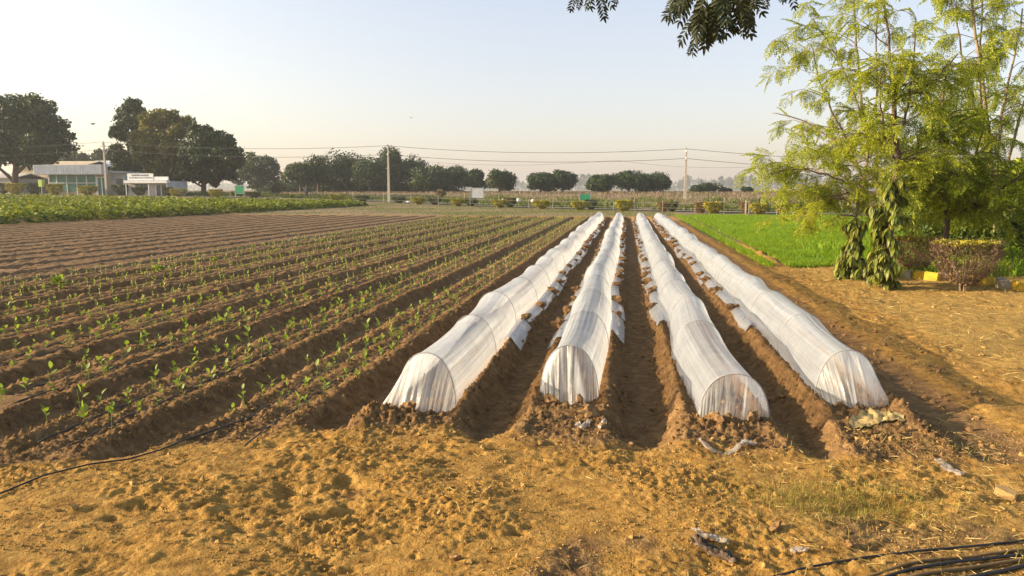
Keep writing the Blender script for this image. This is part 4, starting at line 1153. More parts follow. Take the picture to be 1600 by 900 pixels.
a = np.array(at(640, 255, 240)); b = np.array(at(1230, 262, 240)); m_ = np.array(at(960, 255, 240))
t = np.linspace(0, 1, 30)[:, None]
pts = np.where(t < 0.54, a + (m_ - a) * (t / 0.54), m_ + (b - m_) * ((t - 0.54) / 0.46)); s_ = np.where(t < 0.54, t / 0.54, (t - 0.54) / 0.46)[:, 0]
pts[:, 2] += -1.6 * 4 * s_ * (1 - s_) + 1.0
tag(MB().add(*tube(pts, 0.03, 4)).build('power_line', M['wire']), 'faint far power line sagging low over the round trees', 'power line', 'power lines')

# fence along the road
t = thing('wire_fence', 'low wire fence on pale thin posts along the road', 'fence', (0, 70, 0))
tops_ = []
r = np.random.default_rng(930)
for px in list(range(556, 1240, 44)):
    px += r.normal(0, 4); Yd = 60.0
    for _ in range(20): Yd = float(road_Y(np.array((px - 980) / F_PX * Yd))) - 0.9
    x = at(px, 300, Yd).x; z = gz(x, Yd); h = r.uniform(0.85, 1.25)
    MB().add(*box((x, Yd - 70, z + h / 2 - 0.05), (0.042, 0.042, h + 0.1))).build('fence_post', M['concrete'], t)
    tops_.append((x, Yd - 70, z))
tops_ = np.array(tops_)
for hh_ in (0.35, 0.75):
    MB().add(*tube(tops_ + np.array([0, 0, hh_]), 0.008, 4)).build('fence_wire', M['metal'], t)

# boards
def board(name, lab, px0, px1, py0, py1, Yd, mat, cat='sign', leg_bottom=None):
    a = at(px0, py0, Yd); b = at(px1, py1, Yd); x = (a.x + b.x) / 2; z = gz(x, Yd)
    t = thing(name, lab, cat, (x, Yd, z - 0.05))
    w = b.x - a.x; zc = (a.z + b.z) / 2 - z + 0.05; h = abs(a.z - b.z)
    MB().add(*box((0, 0, zc), (w, 0.05, h))).build('panel', M[mat], t)
    for s in (-1, 1):
        MB().add(*box((s * (w / 2 + 0.05), 0, (zc + h / 2 + 0.15) / 2), (0.08, 0.08, zc + h / 2 + 0.15))).build('leg', M['metal'], t)
    for s in (-1, 1):
        MB().add(*box((0, -0.03, zc + s * (h / 2 + 0.02)), (w, 0.03, 0.05))).build('frame_bar', M['metal'], t)
board('notice_board', 'pale blank board on two posts beyond the road', 737, 755, 294, 309, 88, 'board_white')
board('green_board', 'green board on legs above the bushes, right of centre', 907, 922, 303.5, 315, 82, 'board_green')
board('green_board', 'green board on legs left of the long tree row', 368, 381, 290.5, 302, 100, 'board_green')

# white heap, red bundle, sacks
def lump(name, lab, cat, px, py, w, h, Yd, mat, seed):
    p = at(px, py, Yd); r = np.random.default_rng(seed); v, f = ICO2
    n = 1 + 0.75 * perlin(v[:, 0] * 1.8 + seed, v[:, 1] * 2 + v[:, 2] * 1.5, seed)
    o = MB().add(v * n[:, None] * np.array([px2m(w, Yd) * 0.36, px2m(w, Yd) * 0.3, px2m(h, Yd) * 0.4]), f).build(name, M[mat], None, True, loc=(p.x, Yd, p.z))
    return tag(o, lab, cat)
lump('white_heap', 'low white heap on the ground between two clipped bushes', 'heap', 638, 317, 14, 9, 91, 'white', 3)
lump('red_bundle', 'red bundle among white sacks beyond the road', 'bundle', 800, 312, 8, 8, 86, 'red', 4)
lump('white_sack', 'white sack lying just right of the red bundle', 'sack', 810, 313, 9, 8, 86, 'white', 5)
lump('white_sack', 'small white sack left of the red bundle', 'sack', 786, 313, 8, 5, 86, 'white', 6)
lump('white_sack', 'lone white sack farther right of the red bundle', 'sack', 832, 314, 7, 6, 86, 'white', 8)
# marker post and sticks at the grass plot corner
p = at(1165, 333, 58); o = MB().add(*box((0, 0, 0.5), (0.09, 0.09, 1.1))).add(*box((0, 0, 1.08), (0.05, 0.05, 0.08))).build('marker_post', M['concrete'], None, loc=(p.x, 58, gz(p.x, 58)))
tag(o, 'short pale marker post in front of the bushes beyond the grass', 'post')
for i, (px, py, h, lab) in enumerate(((1072, 352, 0.5, 'taller leaning pale stick beside the rightmost tunnel'), (1096, 360, 0.42, 'short pale stick on the bund at the grass plot'))):
    p = on_plane(px, py); o = MB().add(*tube([[0, 0, -0.1], [0.06, 0, h * 0.6], [0.16 - 0.1 * i, 0, h]], [0.012, 0.010, 0.006], 5)).build('stick', M['straw'], None, loc=(p.x, p.y, gz(p.x, p.y)))
    tag(o, lab, 'stick')

# ------------------------------------------------------------------ buildings at the left
YB = 100.0
def bx_px(px0, px1, py0, py1, Yd, depth, z0=None):
    a = at(px0, py0, Yd); b = at(px1, py1, Yd)
    return (a.x + b.x) / 2, (a.z + b.z) / 2, b.x - a.x, abs(a.z - b.z)
base = at(115, 302, YB)
zg = gz(base.x, YB)
tb = thing('glass_front_building', 'low building with a green glass front under a grey corrugated fascia', 'building', (base.x, YB, zg))
def part(mb, name, mat, parent): return mb.build(name, M[mat], parent)
def rel(px, py, Yd=YB): q = at(px, py, Yd); return q.x - base.x, q.z - zg
xl, zt = rel(73, 258); xr, _ = rel(166, 258); _, zf = rel(73, 273)
_, zb = rel(73, 303); zb = min(zb, -0.1)
# body
part(MB().add(*box(((xl + xr) / 2, 6.2, (zf + zb) / 2 + 0.3), (xr - xl - 0.1, 11.8, zf - zb + 0.5))), 'wall', 'plaster', tb)
fl, _ = rel(61, 258); fr, _ = rel(167, 258)
part(MB().add(*box(((fl + fr) / 2, -0.55, (zt + zf) / 2), (fr - fl, 1.3, zt - zf))), 'fascia', 'sheet', tb)
nrib = 40
rib_mb = MB()
for i in range(nrib):
    rib_mb.add(*box((fl + (i + 0.5) * (fr - fl) / nrib, -1.225, (zt + zf) / 2), (0.06, 0.05, zt - zf - 0.04)))
tag(part(rib_mb, 'corrugation', 'sheet', tb), kind='stuff')
# glass panes in mullions
px_m = [75.5, 88, 103.5, 119, 134.5, 149.5]
for i in range(5):
    for (pa, pb) in ((273.5, 285.5), (286.5, 299)):
        x0, z1 = rel(px_m[i] + 0.6, pa); x1, z0 = rel(px_m[i + 1] - 0.6, pb)
        part(MB().add(*box(((x0 + x1) / 2, 0.16, (z0 + z1) / 2), (x1 - x0, 0.05, z1 - z0))), 'pane', 'glass_green', tb)
for i, q in enumerate(px_m):
    x0, _ = rel(q, 280); part(MB().add(*box((x0, 0.1, (zf + zb) / 2), (0.10, 0.12, zf - zb - 0.02))), 'mullion', 'white', tb)
x0, z0 = rel(75.5, 286); x1, _ = rel(149.5, 286)
part(MB().add(*box(((x0 + x1) / 2, 0.06, z0), (x1 - x0, 0.10, 0.08))), 'transom', 'white', tb)
dx0, dz1 = rel(150.5, 277); dx1, _ = rel(165.5, 277)
door = part(MB().add(*box(((dx0 + dx1) / 2, 0.17, (dz1 + zb) / 2), (dx1 - dx0, 0.06, dz1 - zb))), 'door', 'glass_green', tb)
for q in (151, 158, 165): 
    x0, _ = rel(q, 280); part(MB().add(*box((x0, 0.1, (dz1 + zb) / 2), (0.12, 0.09, dz1 - zb))), 'door_frame', 'white', door)
part(MB().add(*box(((dx0 + dx1) / 2, 0.095, dz1), (dx1 - dx0 + 0.1, 0.10, 0.12))), 'door_frame', 'white', door)
# sheds behind
b2 = at(100, 300, 118); zg2 = gz(b2.x, 118)
t2 = thing('tan_shed', 'long tan shed with a pale low-pitched roof behind the glass front', 'building', (b2.x, 118, zg2))
def shed(t, px0, px1, pye, pyr, pyb, Yd, bx, zgx, depth, wallm, roofm):
    a = at(px0, pye, Yd); b = at(px1, pye, Yd); rz_ = at(px0, pyr, Yd).z - zgx; ez = a.z - zgx; x0, x1 = a.x - bx, b.x - bx; z0 = -0.3
    v = [(x0, 0, z0), (x1, 0, z0), (x1, depth, z0), (x0, depth, z0), (x0, 0, ez), (x1, 0, ez), (x1, depth, ez), (x0, depth, ez)]
    part(MB().add(v, BOXF), 'wall', wallm, t)
    e = 0.3
    rv = [(x0 - e, -e, ez + 0.01), (x1 + e, -e, ez + 0.01), (x1 + e, depth / 2, rz_ + 0.01), (x0 - e, depth / 2, rz_ + 0.01), (x1 + e, depth + e, ez + 0.01), (x0 - e, depth + e, ez + 0.01)]
    lo = [(a_, b_, c_ + 0.14) for a_, b_, c_ in rv]
    part(MB().add(rv + lo, [np.array([[6, 7, 8, 9], [9, 8, 10, 11], [0, 3, 2, 1], [3, 5, 4, 2], [0, 1, 7, 6], [1, 2, 8, 7], [2, 4, 10, 8], [4, 5, 11, 10], [5, 3, 9, 11], [3, 0, 6, 9]])]), 'roof', roofm, t)
shed(t2, 26, 126, 262, 252, 300, 118, b2.x, zg2, 9, 'plaster', 'plaster')
b3 = at(150, 300, 122); zg3 = gz(b3.x, 122)
t3 = thing('pale_shed', 'pale roofed shed behind the left pole, next to the tan shed', 'building', (b3.x, 122, zg3))
shed(t3, 128, 178, 262, 251, 300, 122, b3.x, zg3, 8, 'plaster_grey', 'sheet')
b4 = at(-5, 300, 112); zg4 = gz(b4.x, 112)
t4 = thing('grey_shed', 'low grey shed behind the forked tree at the frame edge', 'building', (b4.x, 112, zg4))
shed(t4, -60, 24, 279, 272, 300, 112, b4.x, zg4, 6, 'plaster_grey', 'plaster_grey')
# kiosk with a signboard
b5 = at(231, 303, 98); zg5 = gz(b5.x, 98)
t5 = thing('sign_kiosk', 'small white kiosk with a lettered signboard and a white awning', 'kiosk', (b5.x, 98, zg5))
def rel5(px, py): q = at(px, py, 98); return q.x - b5.x, q.z - zg5
kx0, kz1 = rel5(198, 283); kx1, _ = rel5(263, 283); kb = -0.2
part(MB().add(*box(((kx0 + kx1) / 2, 2.4, (kz1 + kb) / 2), (kx1 - kx0, 4.4, kz1 - kb))), 'wall', 'plaster_grey', t5)
a0, az = rel5(197, 282); a1, az2 = rel5(264, 286)
part(MB().add(*box(((a0 + a1) / 2, -0.15, (az + az2) / 2), (a1 - a0, 0.8, abs(az - az2)))), 'awning', 'white', t5)
s0, sz = rel5(199, 271); s1, sz2 = rel5(240, 281.5)
sg = part(MB().add(*box(((s0 + s1) / 2, 0.0, (sz + sz2) / 2), (s1 - s0, 0.12, abs(sz - sz2)))), 'signboard', 'white', t5)
s2, sz3 = rel5(240.5, 276); s3, _ = rel5(263, 276)
part(MB().add(*box(((s2 + s3) / 2, 0.02, (sz3 + sz2) / 2), (s3 - s2, 0.10, abs(sz3 - sz2)))), 'parapet_panel', 'white', t5)
r = np.random.default_rng(940); let = MB()
for (pa, pb, yc, hh_) in ((206, 233, 274.0, 0.22), (202, 239, 278.0, 0.16)):
    q = pa
    while q < pb:
        wd = r.uniform(0.5, 1.5)
        x0, z0 = rel5(q + wd / 2, yc)
        let.add(*box((x0, -0.068, z0), (px2m(wd, 98) * 0.8, 0.012, hh_ * r.uniform(0.6, 1.2))))
        if r.random() < 0.5: let.add(*box((x0, -0.068, z0 + hh_ * 0.45), (px2m(wd, 98) * 1.1, 0.014, 0.05)))
        q += wd + (0.9 if r.random() < 0.2 else 0.25)
tag(part(let, 'lettering', 'ink', sg), kind='stuff')
for (q0, q1) in ((210.5, 216), (217, 222.5), (223.5, 229.5)):
    x0, z1 = rel5(q0, 287); x1, z0 = rel5(q1, 297)
    w_ = part(MB().add(*box(((x0 + x1) / 2, 0.16, (z0 + z1) / 2), (x1 - x0, 0.1, z1 - z0))), 'window', 'glass_dark', t5)
    part(MB().add(*box(((x0 + x1) / 2, 0.10, z1 + 0.03), (x1 - x0 + 0.12, 0.08, 0.08))), 'window_frame', 'white', w_)
for q in (199.5, 234.5, 263):
    x0, _ = rel5(q, 290); part(MB().add(*box((x0, -0.35, (az2 + kb) / 2), (0.09, 0.09, az2 - kb))), 'column', 'white', t5)
x0, z1 = rel5(243.5, 289); x1, _ = rel5(250.5, 289); x2, _ = rel5(258, 289)
for (u0, u1) in ((x0, x1 - 0.08), (x1 + 0.08, x2)):
    d_ = part(MB().add(*box(((u0 + u1) / 2, 0.16, (z1 + kb) / 2), (u1 - u0, 0.1, z1 - kb))), 'door', 'glass_dark', t5)
    part(MB().add(*box((u0 - 0.05, 0.09, (z1 + kb) / 2), (0.09, 0.08, z1 - kb))), 'door_frame', 'white', d_)
# annex between them
b6 = at(182, 302, 101); zg6 = gz(b6.x, 101)
t6 = thing('grey_annex', 'dim grey annex with a dark opening between glass front and kiosk', 'building', (b6.x, 101, zg6))
def rel6(px, py): q = at(px, py, 101); return q.x - b6.x, q.z - zg6
x0, z1 = rel6(168.5, 270); x1, _ = rel6(194, 270)
part(MB().add(*box(((x0 + x1) / 2, 1.8, z1 / 2 - 0.1), (x1 - x0, 3.4, z1 + 0.2))), 'wall', 'plaster_grey', t6)
part(MB().add(*box(((x0 + x1) / 2, 1.6, z1 + 0.08), (x1 - x0 + 0.3, 4.2, 0.14))), 'roof', 'sheet', t6)
x0, z1 = rel6(181, 279); x1, z0 = rel6(191, 289)
wq = part(MB().add(*box(((x0 + x1) / 2, 0.08, (z0 + z1) / 2), (x1 - x0, 0.08, z1 - z0))), 'window', 'glass_dark', t6)
part(MB().add(*box(((x0 + x1) / 2, 0.05, z0 - 0.04), (x1 - x0 + 0.2, 0.14, 0.07))), 'sill', 'white', wq)
# lime bin
p = at(65, 293, 96); v, f = box((0, 0, 0.5), (1, 1, 1)); v[4:, :2] *= 1.2; hh_ = max(0.9, at(65, 282.5, 96).z - at(65, 292, 96).z)
zb_ = at(65, 292, 96).z
o = thing('lime_bin', 'lime-coloured bin on a post at the corner of the glass-front building', 'bin', (p.x, 96, zb_))
MB().add(v * np.array([0.5, 0.45, hh_]), f).build('body', M['lime'], o)
MB().add(*box((0, 0, hh_ + 0.03), (0.62, 0.56, 0.06))).build('lid', M['lime'], o)
hgt_ = zb_ - gz(p.x, 96) + 0.1
MB().add(*box((0, 0, -hgt_ / 2), (0.08, 0.08, hgt_))).build('post', M['metal'], o)

# ------------------------------------------------------------------ person beyond the crop
def person(px, py_top, py_bot, Yd):
    a = at(px, py_top, Yd); z = gz(a.x, Yd); H = 1.62
    t = thing('person', 'person in dark clothes standing beyond the end of the leafy crop', 'person', (a.x, Yd, z))
    V = [(0, 0, .92), (0, 0, 1.15), (0, 0, 1.38), (0, 0, 1.48), (0, -.02, 1.58), (-.19, 0, 1.38), (-.27, .02, 1.12), (-.24, -.1, .9), (.19, 0, 1.38), (.28, .02, 1.12), (.24, -.12, .92), (-.10, 0, .88), (-.12, 0, .48), (-.13, .03, .06), (-.13, -.13, .03), (.10, 0, .88), (.14, -.04, .48), (.15, .03, .06), (.15, -.13, .03)]
    E = [(0, 1), (1, 2), (2, 3), (3, 4), (2, 5), (5, 6), (6, 7), (2, 8), (8, 9), (9, 10), (0, 11), (11, 12), (12, 13), (13, 14), (0, 15), (15, 16), (16, 17), (17, 18)]
    Rr = [.15, .15, .16, .06, .10, .07, .05, .04, .07, .05, .04, .10, .075, .05, .04, .10, .075, .05, .04]
    me = bpy.data.meshes.new('body'); me.from_pydata(V, E, []); me.materials.append(M['cloth_dark'])
    o = link('body', me, t)
    sk = o.modifiers.new('skin', 'SKIN')
    for i, s in enumerate(me.skin_vertices[0].data): s.radius = (Rr[i], Rr[i]); s.use_root = (i == 0)
    o.modifiers.new('sub', 'SUBSURF').levels = 1
    v, f = ICO2; hz = v * np.array([.1, .11, .125]) + np.array([0, -.02, 1.63])
    MB().add(hz, f).build('head', M['skin'], t, True)
    hv = v[v[:, 2] > -2] * np.array([.108, .118, .12]) + np.array([0, 0.01, 1.66]); MB().add(hv, f).build('hair', M['black'], t, True)
person(479, 303, 316, 88.0)

# ------------------------------------------------------------------ birds
for (px, py, Yd, lab) in ((146, 194, 60, 'small dark bird gliding above the left pole'), (129, 228, 70, 'small dark bird flying low, left of the left pole'), (643, 184, 80, 'small dark bird high above the long tree row')):
    p = at(px, py, Yd); t = thing('bird', lab, 'bird', (p.x, p.y, p.z), rng.uniform(0, 6))
    v, f = ICO2; MB().add(v * np.array([0.05, 0.15, 0.05]) * (1 - 0.4 * np.clip(v[:, 1:2], -1, 1)), f).build('body', M['bird'], t, True)
    for s in (-1, 1):
        MB().add([(s * .03, .06, .02), (s * .03, -.06, .02), (s * .2, -.03, .1), (s * .2, .07, .1), (s * .4, -.06, .05), (s * .03, .06, .03), (s * .03, -.06, .03), (s * .2, -.03, .11), (s * .2, .07, .11), (s * .4, -.06, .055)],
                 [np.array([[0, 1, 2, 3], [5, 8, 7, 6]]), np.array([[3, 2, 4], [8, 9, 7]])]).build('wing', M['bird'], t)

# ------------------------------------------------------------------ feathery trees on the right
def compound_leaf(seed, n_pinna=9, n_leaf=7):
    """a drooping feathery leaf, 1 long: stalk along x with small oval leaflets"""
    r = np.random.default_rng(seed); mb_p, mb_a, mb_s = [], [], []
    for i in range(n_pinna):
        t = 0.15 + 0.85 * i / (n_pinna - 1)
        base = np.array([t, 0, -0.25 * t * t])
        for s in ((-1, 1) if i < n_pinna - 1 else (0,)):
            L = 0.42 * (1 - 0.55 * t)
            d = np.array([0.55, s * 0.85, -0.25]) if s else np.array([1, 0, -0.4]); d = d / np.linalg.norm(d)
            for k in range(n_leaf):
                u = (k + 0.6) / n_leaf
                side = (-1) ** k
                mb_p.append(base + d * L * u + np.array([0, 0, -0.12 * u * u * L]))
                mb_a.append(d + np.array([-d[1], d[0], -0.3]) * side * 0.8 + r.normal(0, 0.25, 3)); mb_s.append(0.085 * r.uniform(0.7, 1.25))
    V, F = scatter(LEAF4[0] * np.array([1, 1.35, 1]), LEAF4[1], frames(np.array(mb_a), r), np.array(mb_p), np.array(mb_s))
    tv, tf = tube([[0, 0, 0], [0.35, 0, -0.03], [0.7, 0, -0.12], [1.0, 0, -0.25]], [0.008, 0.006, 0.004, 0.002], 3, False)
    return V, F[0], tv, tf[0]
CLV = [compound_leaf(1000 + k) for k in range(3)]

def leaf_frames(ax, r, keep_up=True):
    X = ax / np.linalg.norm(ax, axis=1, keepdims=True)
    up = np.array([0, 0, 1.0]) + 0.35 * r.normal(size=X.shape)
    Yv = np.cross(up, X); Yv /= np.linalg.norm(Yv, axis=1, keepdims=True) + 1e-9
    return np.stack([X, Yv, np.cross(X, Yv)], -1)

def feathery_tree(name, label, base, stems, nbr, seed, mat, bark, leaf_len=0.34, lrange=(0.6, 1.7), per=9, zmin=1.0, droop=1.0, bias=None):
    """stems: list of (list of points, r0, r1); side branches arch out and droop; feathery leaves along them"""
    r = np.random.default_rng(seed); p0 = np.array(base); wood = MB(); LP, LA, LS = [], [], []
    cand = []
    for pts, a, b in stems:
        P = np.array(pts) - p0
        n = max(8, len(P) * 4); tt = np.linspace(0, len(P) - 1, n)
        Q = np.stack([np.interp(tt, np.arange(len(P)), P[:, j]) for j in range(3)], -1)
        for j in range(3): Q[:, j] = np.convolve(np.pad(Q[:, j], 2, 'edge'), np.ones(5) / 5, 'valid')
        Q[1:-1] += r.normal(0, 0.012, (n - 2, 3))
        rad = np.linspace(a, b, n); wood.add(*tube(Q, rad, 7))
        for i in range(n):
            if Q[i, 2] > zmin: cand.append((Q[i], rad[i], i / n))
    for _ in range(nbr):
        q, rd, fr = cand[int(r.integers(len(cand)))]
        if r.random() < 0.55 * fr: q, rd, fr = cand[int(r.integers(len(cand)))]
        a = r.uniform(0, 6.28)
        if bias is not None and r.random() < 0.5: a = bias + r.normal(0, 0.7)
        L = r.uniform(*lrange) * (1 - 0.35 * fr); rise = r.uniform(0.25, 1.1); t = np.linspace(0, 1, 8)
        path = q + np.stack([np.cos(a) * L * t, np.sin(a) * L * t, L * (rise * t - droop * 0.62 * t ** 2.4)], -1) + np.cumsum(r.normal(0, 0.018, (8, 3)), 0) * (t > 0)[:, None]
        path[:, 2] = np.maximum(path[:, 2], 0.45)
        wood.add(*tube(path, np.linspace(min(rd * 0.5, 0.016), 0.0035, 8), 4, False))
        k = int(per * r.uniform(0.6, 1.4))
        s = r.uniform(0.25, 1.0, k) ** 0.8 * 7; i0 = np.minimum(s.astype(int), 6); f = (s - i0)[:, None]
        pp = path[i0] * (1 - f) + path[i0 + 1] * f; dirn = path[i0 + 1] - path[i0]; dirn /= np.linalg.norm(dirn, axis=1, keepdims=True) + 1e-9
        ax = dirn * 0.5 + r.normal(0, 0.6, (k, 3)); ax[:, 2] -= r.uniform(-0.2, 0.9, k)
        LP.append(pp); LA.append(ax); LS.append(leaf_len * r.uniform(0.6, 1.25, k))
    LP, LA, LS = np.concatenate(LP), np.concatenate(LA), np.concatenate(LS)
    crown = MB(); st = MB(); which = r.integers(0, 3, len(LP))
    for k in range(3):
        m = which == k; Fm = leaf_frames(LA[m], r)
        V, F = scatter(CLV[k][0], CLV[k][1], Fm, LP[m], LS[m]); crown.add(V, F)
        V, F = scatter(CLV[k][2], CLV[k][3], Fm, LP[m], LS[m]); wood.add(V, F)
    t = thing(name, label, 'tree', tuple(base))
    wood.build('trunk', M[bark], t, True)
    tag(crown.build('crown', M[mat], t, False), kind='stuff')
    return t

def stem_px(path, Yd, a, b):
    return ([tuple(at(px, py, Yd + dy)) for px, py, dy in path], a, b)
YA = 16.9
gA = (at(1328, 400, YA).x, YA, gz(at(1328, 400, YA).x, YA) - 0.1)
feathery_tree('feathery_tree', 'pale-stemmed feathery tree with yellow-green drooping leaves, leftmost at the right', gA,
    [([gA] + [tuple(at(px, py, YA + dy)) for px, py, dy in ((1334, 340, 0), (1350, 285, 0), (1358, 230, 0), (1345, 150, 0), (1338, 60, 0.1), (1330, -40, 0.2))], 0.042, 0.018),
     stem_px(((1360, 240, 0), (1372, 170, -0.2), (1368, 90, -0.3), (1372, 0, -0.3)), YA, 0.035, 0.012),
     stem_px(((1352, 290, 0), (1322, 215, -0.2), (1285, 150, -0.3), (1265, 60, -0.4)), YA, 0.03, 0.010),
     stem_px(((1350, 270, 0), (1300, 215, 0.3), (1250, 185, 0.3), (1200, 175, 0.3)), YA, 0.026, 0.008),
     stem_px(((1350, 300, 0), (1290, 270, -0.3), (1240, 262, -0.4), (1195, 275, -0.5)), YA, 0.024, 0.008),
     stem_px(((1346, 320, 0), (1310, 305, -0.4), (1270, 318, -0.5), (1240, 350, -0.6)), YA, 0.02, 0.006),
     stem_px(((1346, 315, 0), (1320, 300, 0.3), (1290, 315, 0.3), (1262, 352, 0.3)), YA, 0.02, 0.006),
     stem_px(((1358, 230, 0), (1330, 130, 0.4), (1290, 60, 0.5), (1262, 20, 0.5)), YA, 0.024, 0.008)],
    108, 1100, 'moringa', 'bark_pale', 0.31, (0.5, 1.3), 11, 1.05, 1.0, 3.3)
YB_ = 15.4
gB = (at(1388, 400, YB_).x, YB_, gz(at(1388, 400, YB_).x, YB_) - 0.1)
feathery_tree('feathery_tree', 'dark-trunked feathery tree forking high behind the leafy columns', gB,
    [([gB] + [tuple(at(px, py, YB_ + dy)) for px, py, dy in ((1388, 340, 0), (1398, 285, 0), (1408, 250, 0), (1396, 215, 0), (1398, 155, 0), (1408, 90, 0))], 0.085, 0.035),
     stem_px(((1398, 160, 0), (1390, 90, 0), (1382, 0, 0), (1376, -60, 0)), YB_, 0.03, 0.012),
     stem_px(((1398, 155, 0), (1440, 140, 0.2), (1470, 115, 0.3), (1500, 80, 0.4)), YB_, 0.035, 0.010),
     stem_px(((1398, 215, 0), (1418, 180, -0.2), (1425, 120, -0.2), (1432, 20, -0.2)), YB_, 0.03, 0.010),
     stem_px(((1406, 262, 0), (1385, 225, -0.3), (1375, 170, -0.4), (1378, 110, -0.4)), YB_, 0.028, 0.010)],
    58, 1200, 'moringa', 'bark', 0.32, (0.5, 1.2), 9, 1.2, 1.0)
YC = 19.5
gC = (at(1560, 405, YC).x, YC, gz(at(1560, 405, YC).x, YC) - 0.1)
feathery_tree('feathery_tree', 'tall pale multi-stemmed feathery tree at the right frame edge', gC,
    [([gC] + [tuple(at(px, py, YC + dy)) for px, py, dy in ((1552, 300, 0), (1545, 210, 0), (1535, 120, 0), (1520, 30, 0), (1512, -60, 0))], 0.055, 0.022),
     stem_px(((1552, 300, 0), (1538, 210, 0.3), (1530, 90, 0.3), (1538, -30, 0.3)), YC, 0.034, 0.016),
     stem_px(((1556, 310, 0), (1560, 200, -0.3), (1580, 110, -0.3), (1600, 0, -0.3)), YC, 0.036, 0.016),
     stem_px(((1556, 320, 0), (1590, 200, 0.4), (1610, 120, 0.4), (1640, 40, 0.4)), YC, 0.036, 0.016),
     stem_px(((1548, 290, 0), (1512, 150, 0.2), (1500, 60, 0.2), (1480, -30, 0.2)), YC, 0.03, 0.012)],
    72, 1300, 'moringa', 'bark_pale', 0.38, (0.6, 1.5), 10, 2.6, 0.9)
YD = 17.6
gD = (at(1478, 405, YD).x, YD, gz(at(1478, 405, YD).x, YD) - 0.1)
feathery_tree('feathery_tree', 'dense deep-green feathery tree filling the gap behind the clipped bushes', gD,
    [([gD] + [tuple(at(px, py, YD + dy)) for px, py, dy in ((1480, 320, 0), (1476, 250, 0), (1470, 170, 0), (1480, 110, 0))], 0.07, 0.02),
     stem_px(((1480, 330, 0), (1520, 260, 0.3), (1540, 190, 0.3)), YD, 0.04, 0.012),
     stem_px(((1480, 330, 0), (1440, 270, -0.3), (1430, 200, -0.4)), YD, 0.04, 0.012),
     stem_px(((1480, 340, 0), (1560, 300, -0.5), (1610, 260, -0.4)), YD, 0.04, 0.012)],
    104, 1400, 'moringa_deep', 'bark', 0.36, (0.6, 1.7), 11, 0.5, 1.0)
# dark broad-leaved thicket behind
for i, (px, Yd, top, hw, lab) in enumerate(((1440, 27, 262, 60, 'dark leafy shrub tree deep behind the leafy columns'), (1540, 25, 250, 75, 'dark leafy shrub tree deep behind the round clipped bush'), (1620, 22, 240, 60, 'dark leafy shrub tree at the right frame edge'))):
    p = place(px, Yd); H = height_at(px, top, Yd); W = px2m(hw * 2, Yd)
    ms = tree_meshes('t', 1500 + i, H, W, 0.05, 26, 7000, 0.17, 'moringa_deep', trunk=0.08, bs=0.36)
    plant_tree('thicket_shrub', lab, 'shrub', ms, p)
for i, (px, Yd, top, hw, lab) in enumerate(((1455, 21.5, 318, 52, 'low shady shrub behind the smaller reddish bush'), (1545, 20.5, 300, 60, 'low shady shrub behind the larger twiggy bush'), (1618, 19.0, 290, 46, 'low shady shrub cut by the right frame edge'))):
    p = place(px, Yd); H = height_at(px, top, Yd); W = px2m(hw * 2, Yd)
    ms = tree_meshes('t', 1520 + i, H, W, -0.1, 30, 5200, 0.13, 'shade_leaf', trunk=0.04, bs=0.40)
    plant_tree('thicket_shrub', lab, 'shrub', ms, p)
# bright broad-leaved plants at the foot of the thicket
def leafy_plant(x, y, h, seed, lab, n=70, ls=0.16):
    r = np.random.default_rng(seed); t = thing('broadleaf_plant', lab, 'plant', (x, y, gz(x, y)), 0, 'broad-leaved plants under the trees')
    st = MB(); P, A = [], []
    for i in range(6):
        a = r.uniform(0, 6.28); e = np.array([math.cos(a) * h * 0.4, math.sin(a) * h * 0.4, h * r.uniform(0.7, 1.1)])
        q = [np.array([0, 0, -0.05]), e * np.array([0.4, 0.4, 0.55]), e]; st.add(*tube(q, [0.014, 0.01, 0.005], 4))
        for k in range(n // 6):
            s = r.uniform(0.25, 1); P.append(e * np.array([s * 0.9, s * 0.9, s]) + r.normal(0, 0.03, 3)); d = r.normal(size=3); d[2] = abs(d[2]) * 0.4; A.append(d)
    st.build('stem', M['weeds'], t)
    V, F = scatter(LEAF6[0], LEAF6[1], leaf_frames(np.array(A), r), np.array(P), r.uniform(0.6, 1.2, len(P)) * ls)
    tag(MB().add(V, F).build('foliage', M['grass'], t), kind='stuff')
for i, (px, py, h, lab) in enumerate(((1585, 428, 0.75, 'bright broad-leaved plant at the right frame edge beyond the kerb'), (1560, 415, 0.6, 'bright broad-leaved plant right behind the round clipped bush'), (1448, 400, 0.55, 'bright broad-leaved plant between the two clipped bushes'), (1405, 395, 0.6, 'bright broad-leaved plant beside the front leafy column'))):
    p = on_plane(px, py); leafy_plant(p.x, p.y, h, 1600 + i, lab)
r = np.random.default_rng(1610)
n = 9000; x = r.uniform(5.2, 13, n); y = r.uniform(16.5, 26, n); m = x > 4.6 + 0.05 * (26 - y); x, y = x[m], y[m]
blades('thicket_grass', np.stack([x, y, gzs(x, y)], -1), r.uniform(0.1, 0.35, len(x)), 0.4, 1611, 'grass', 0.05)

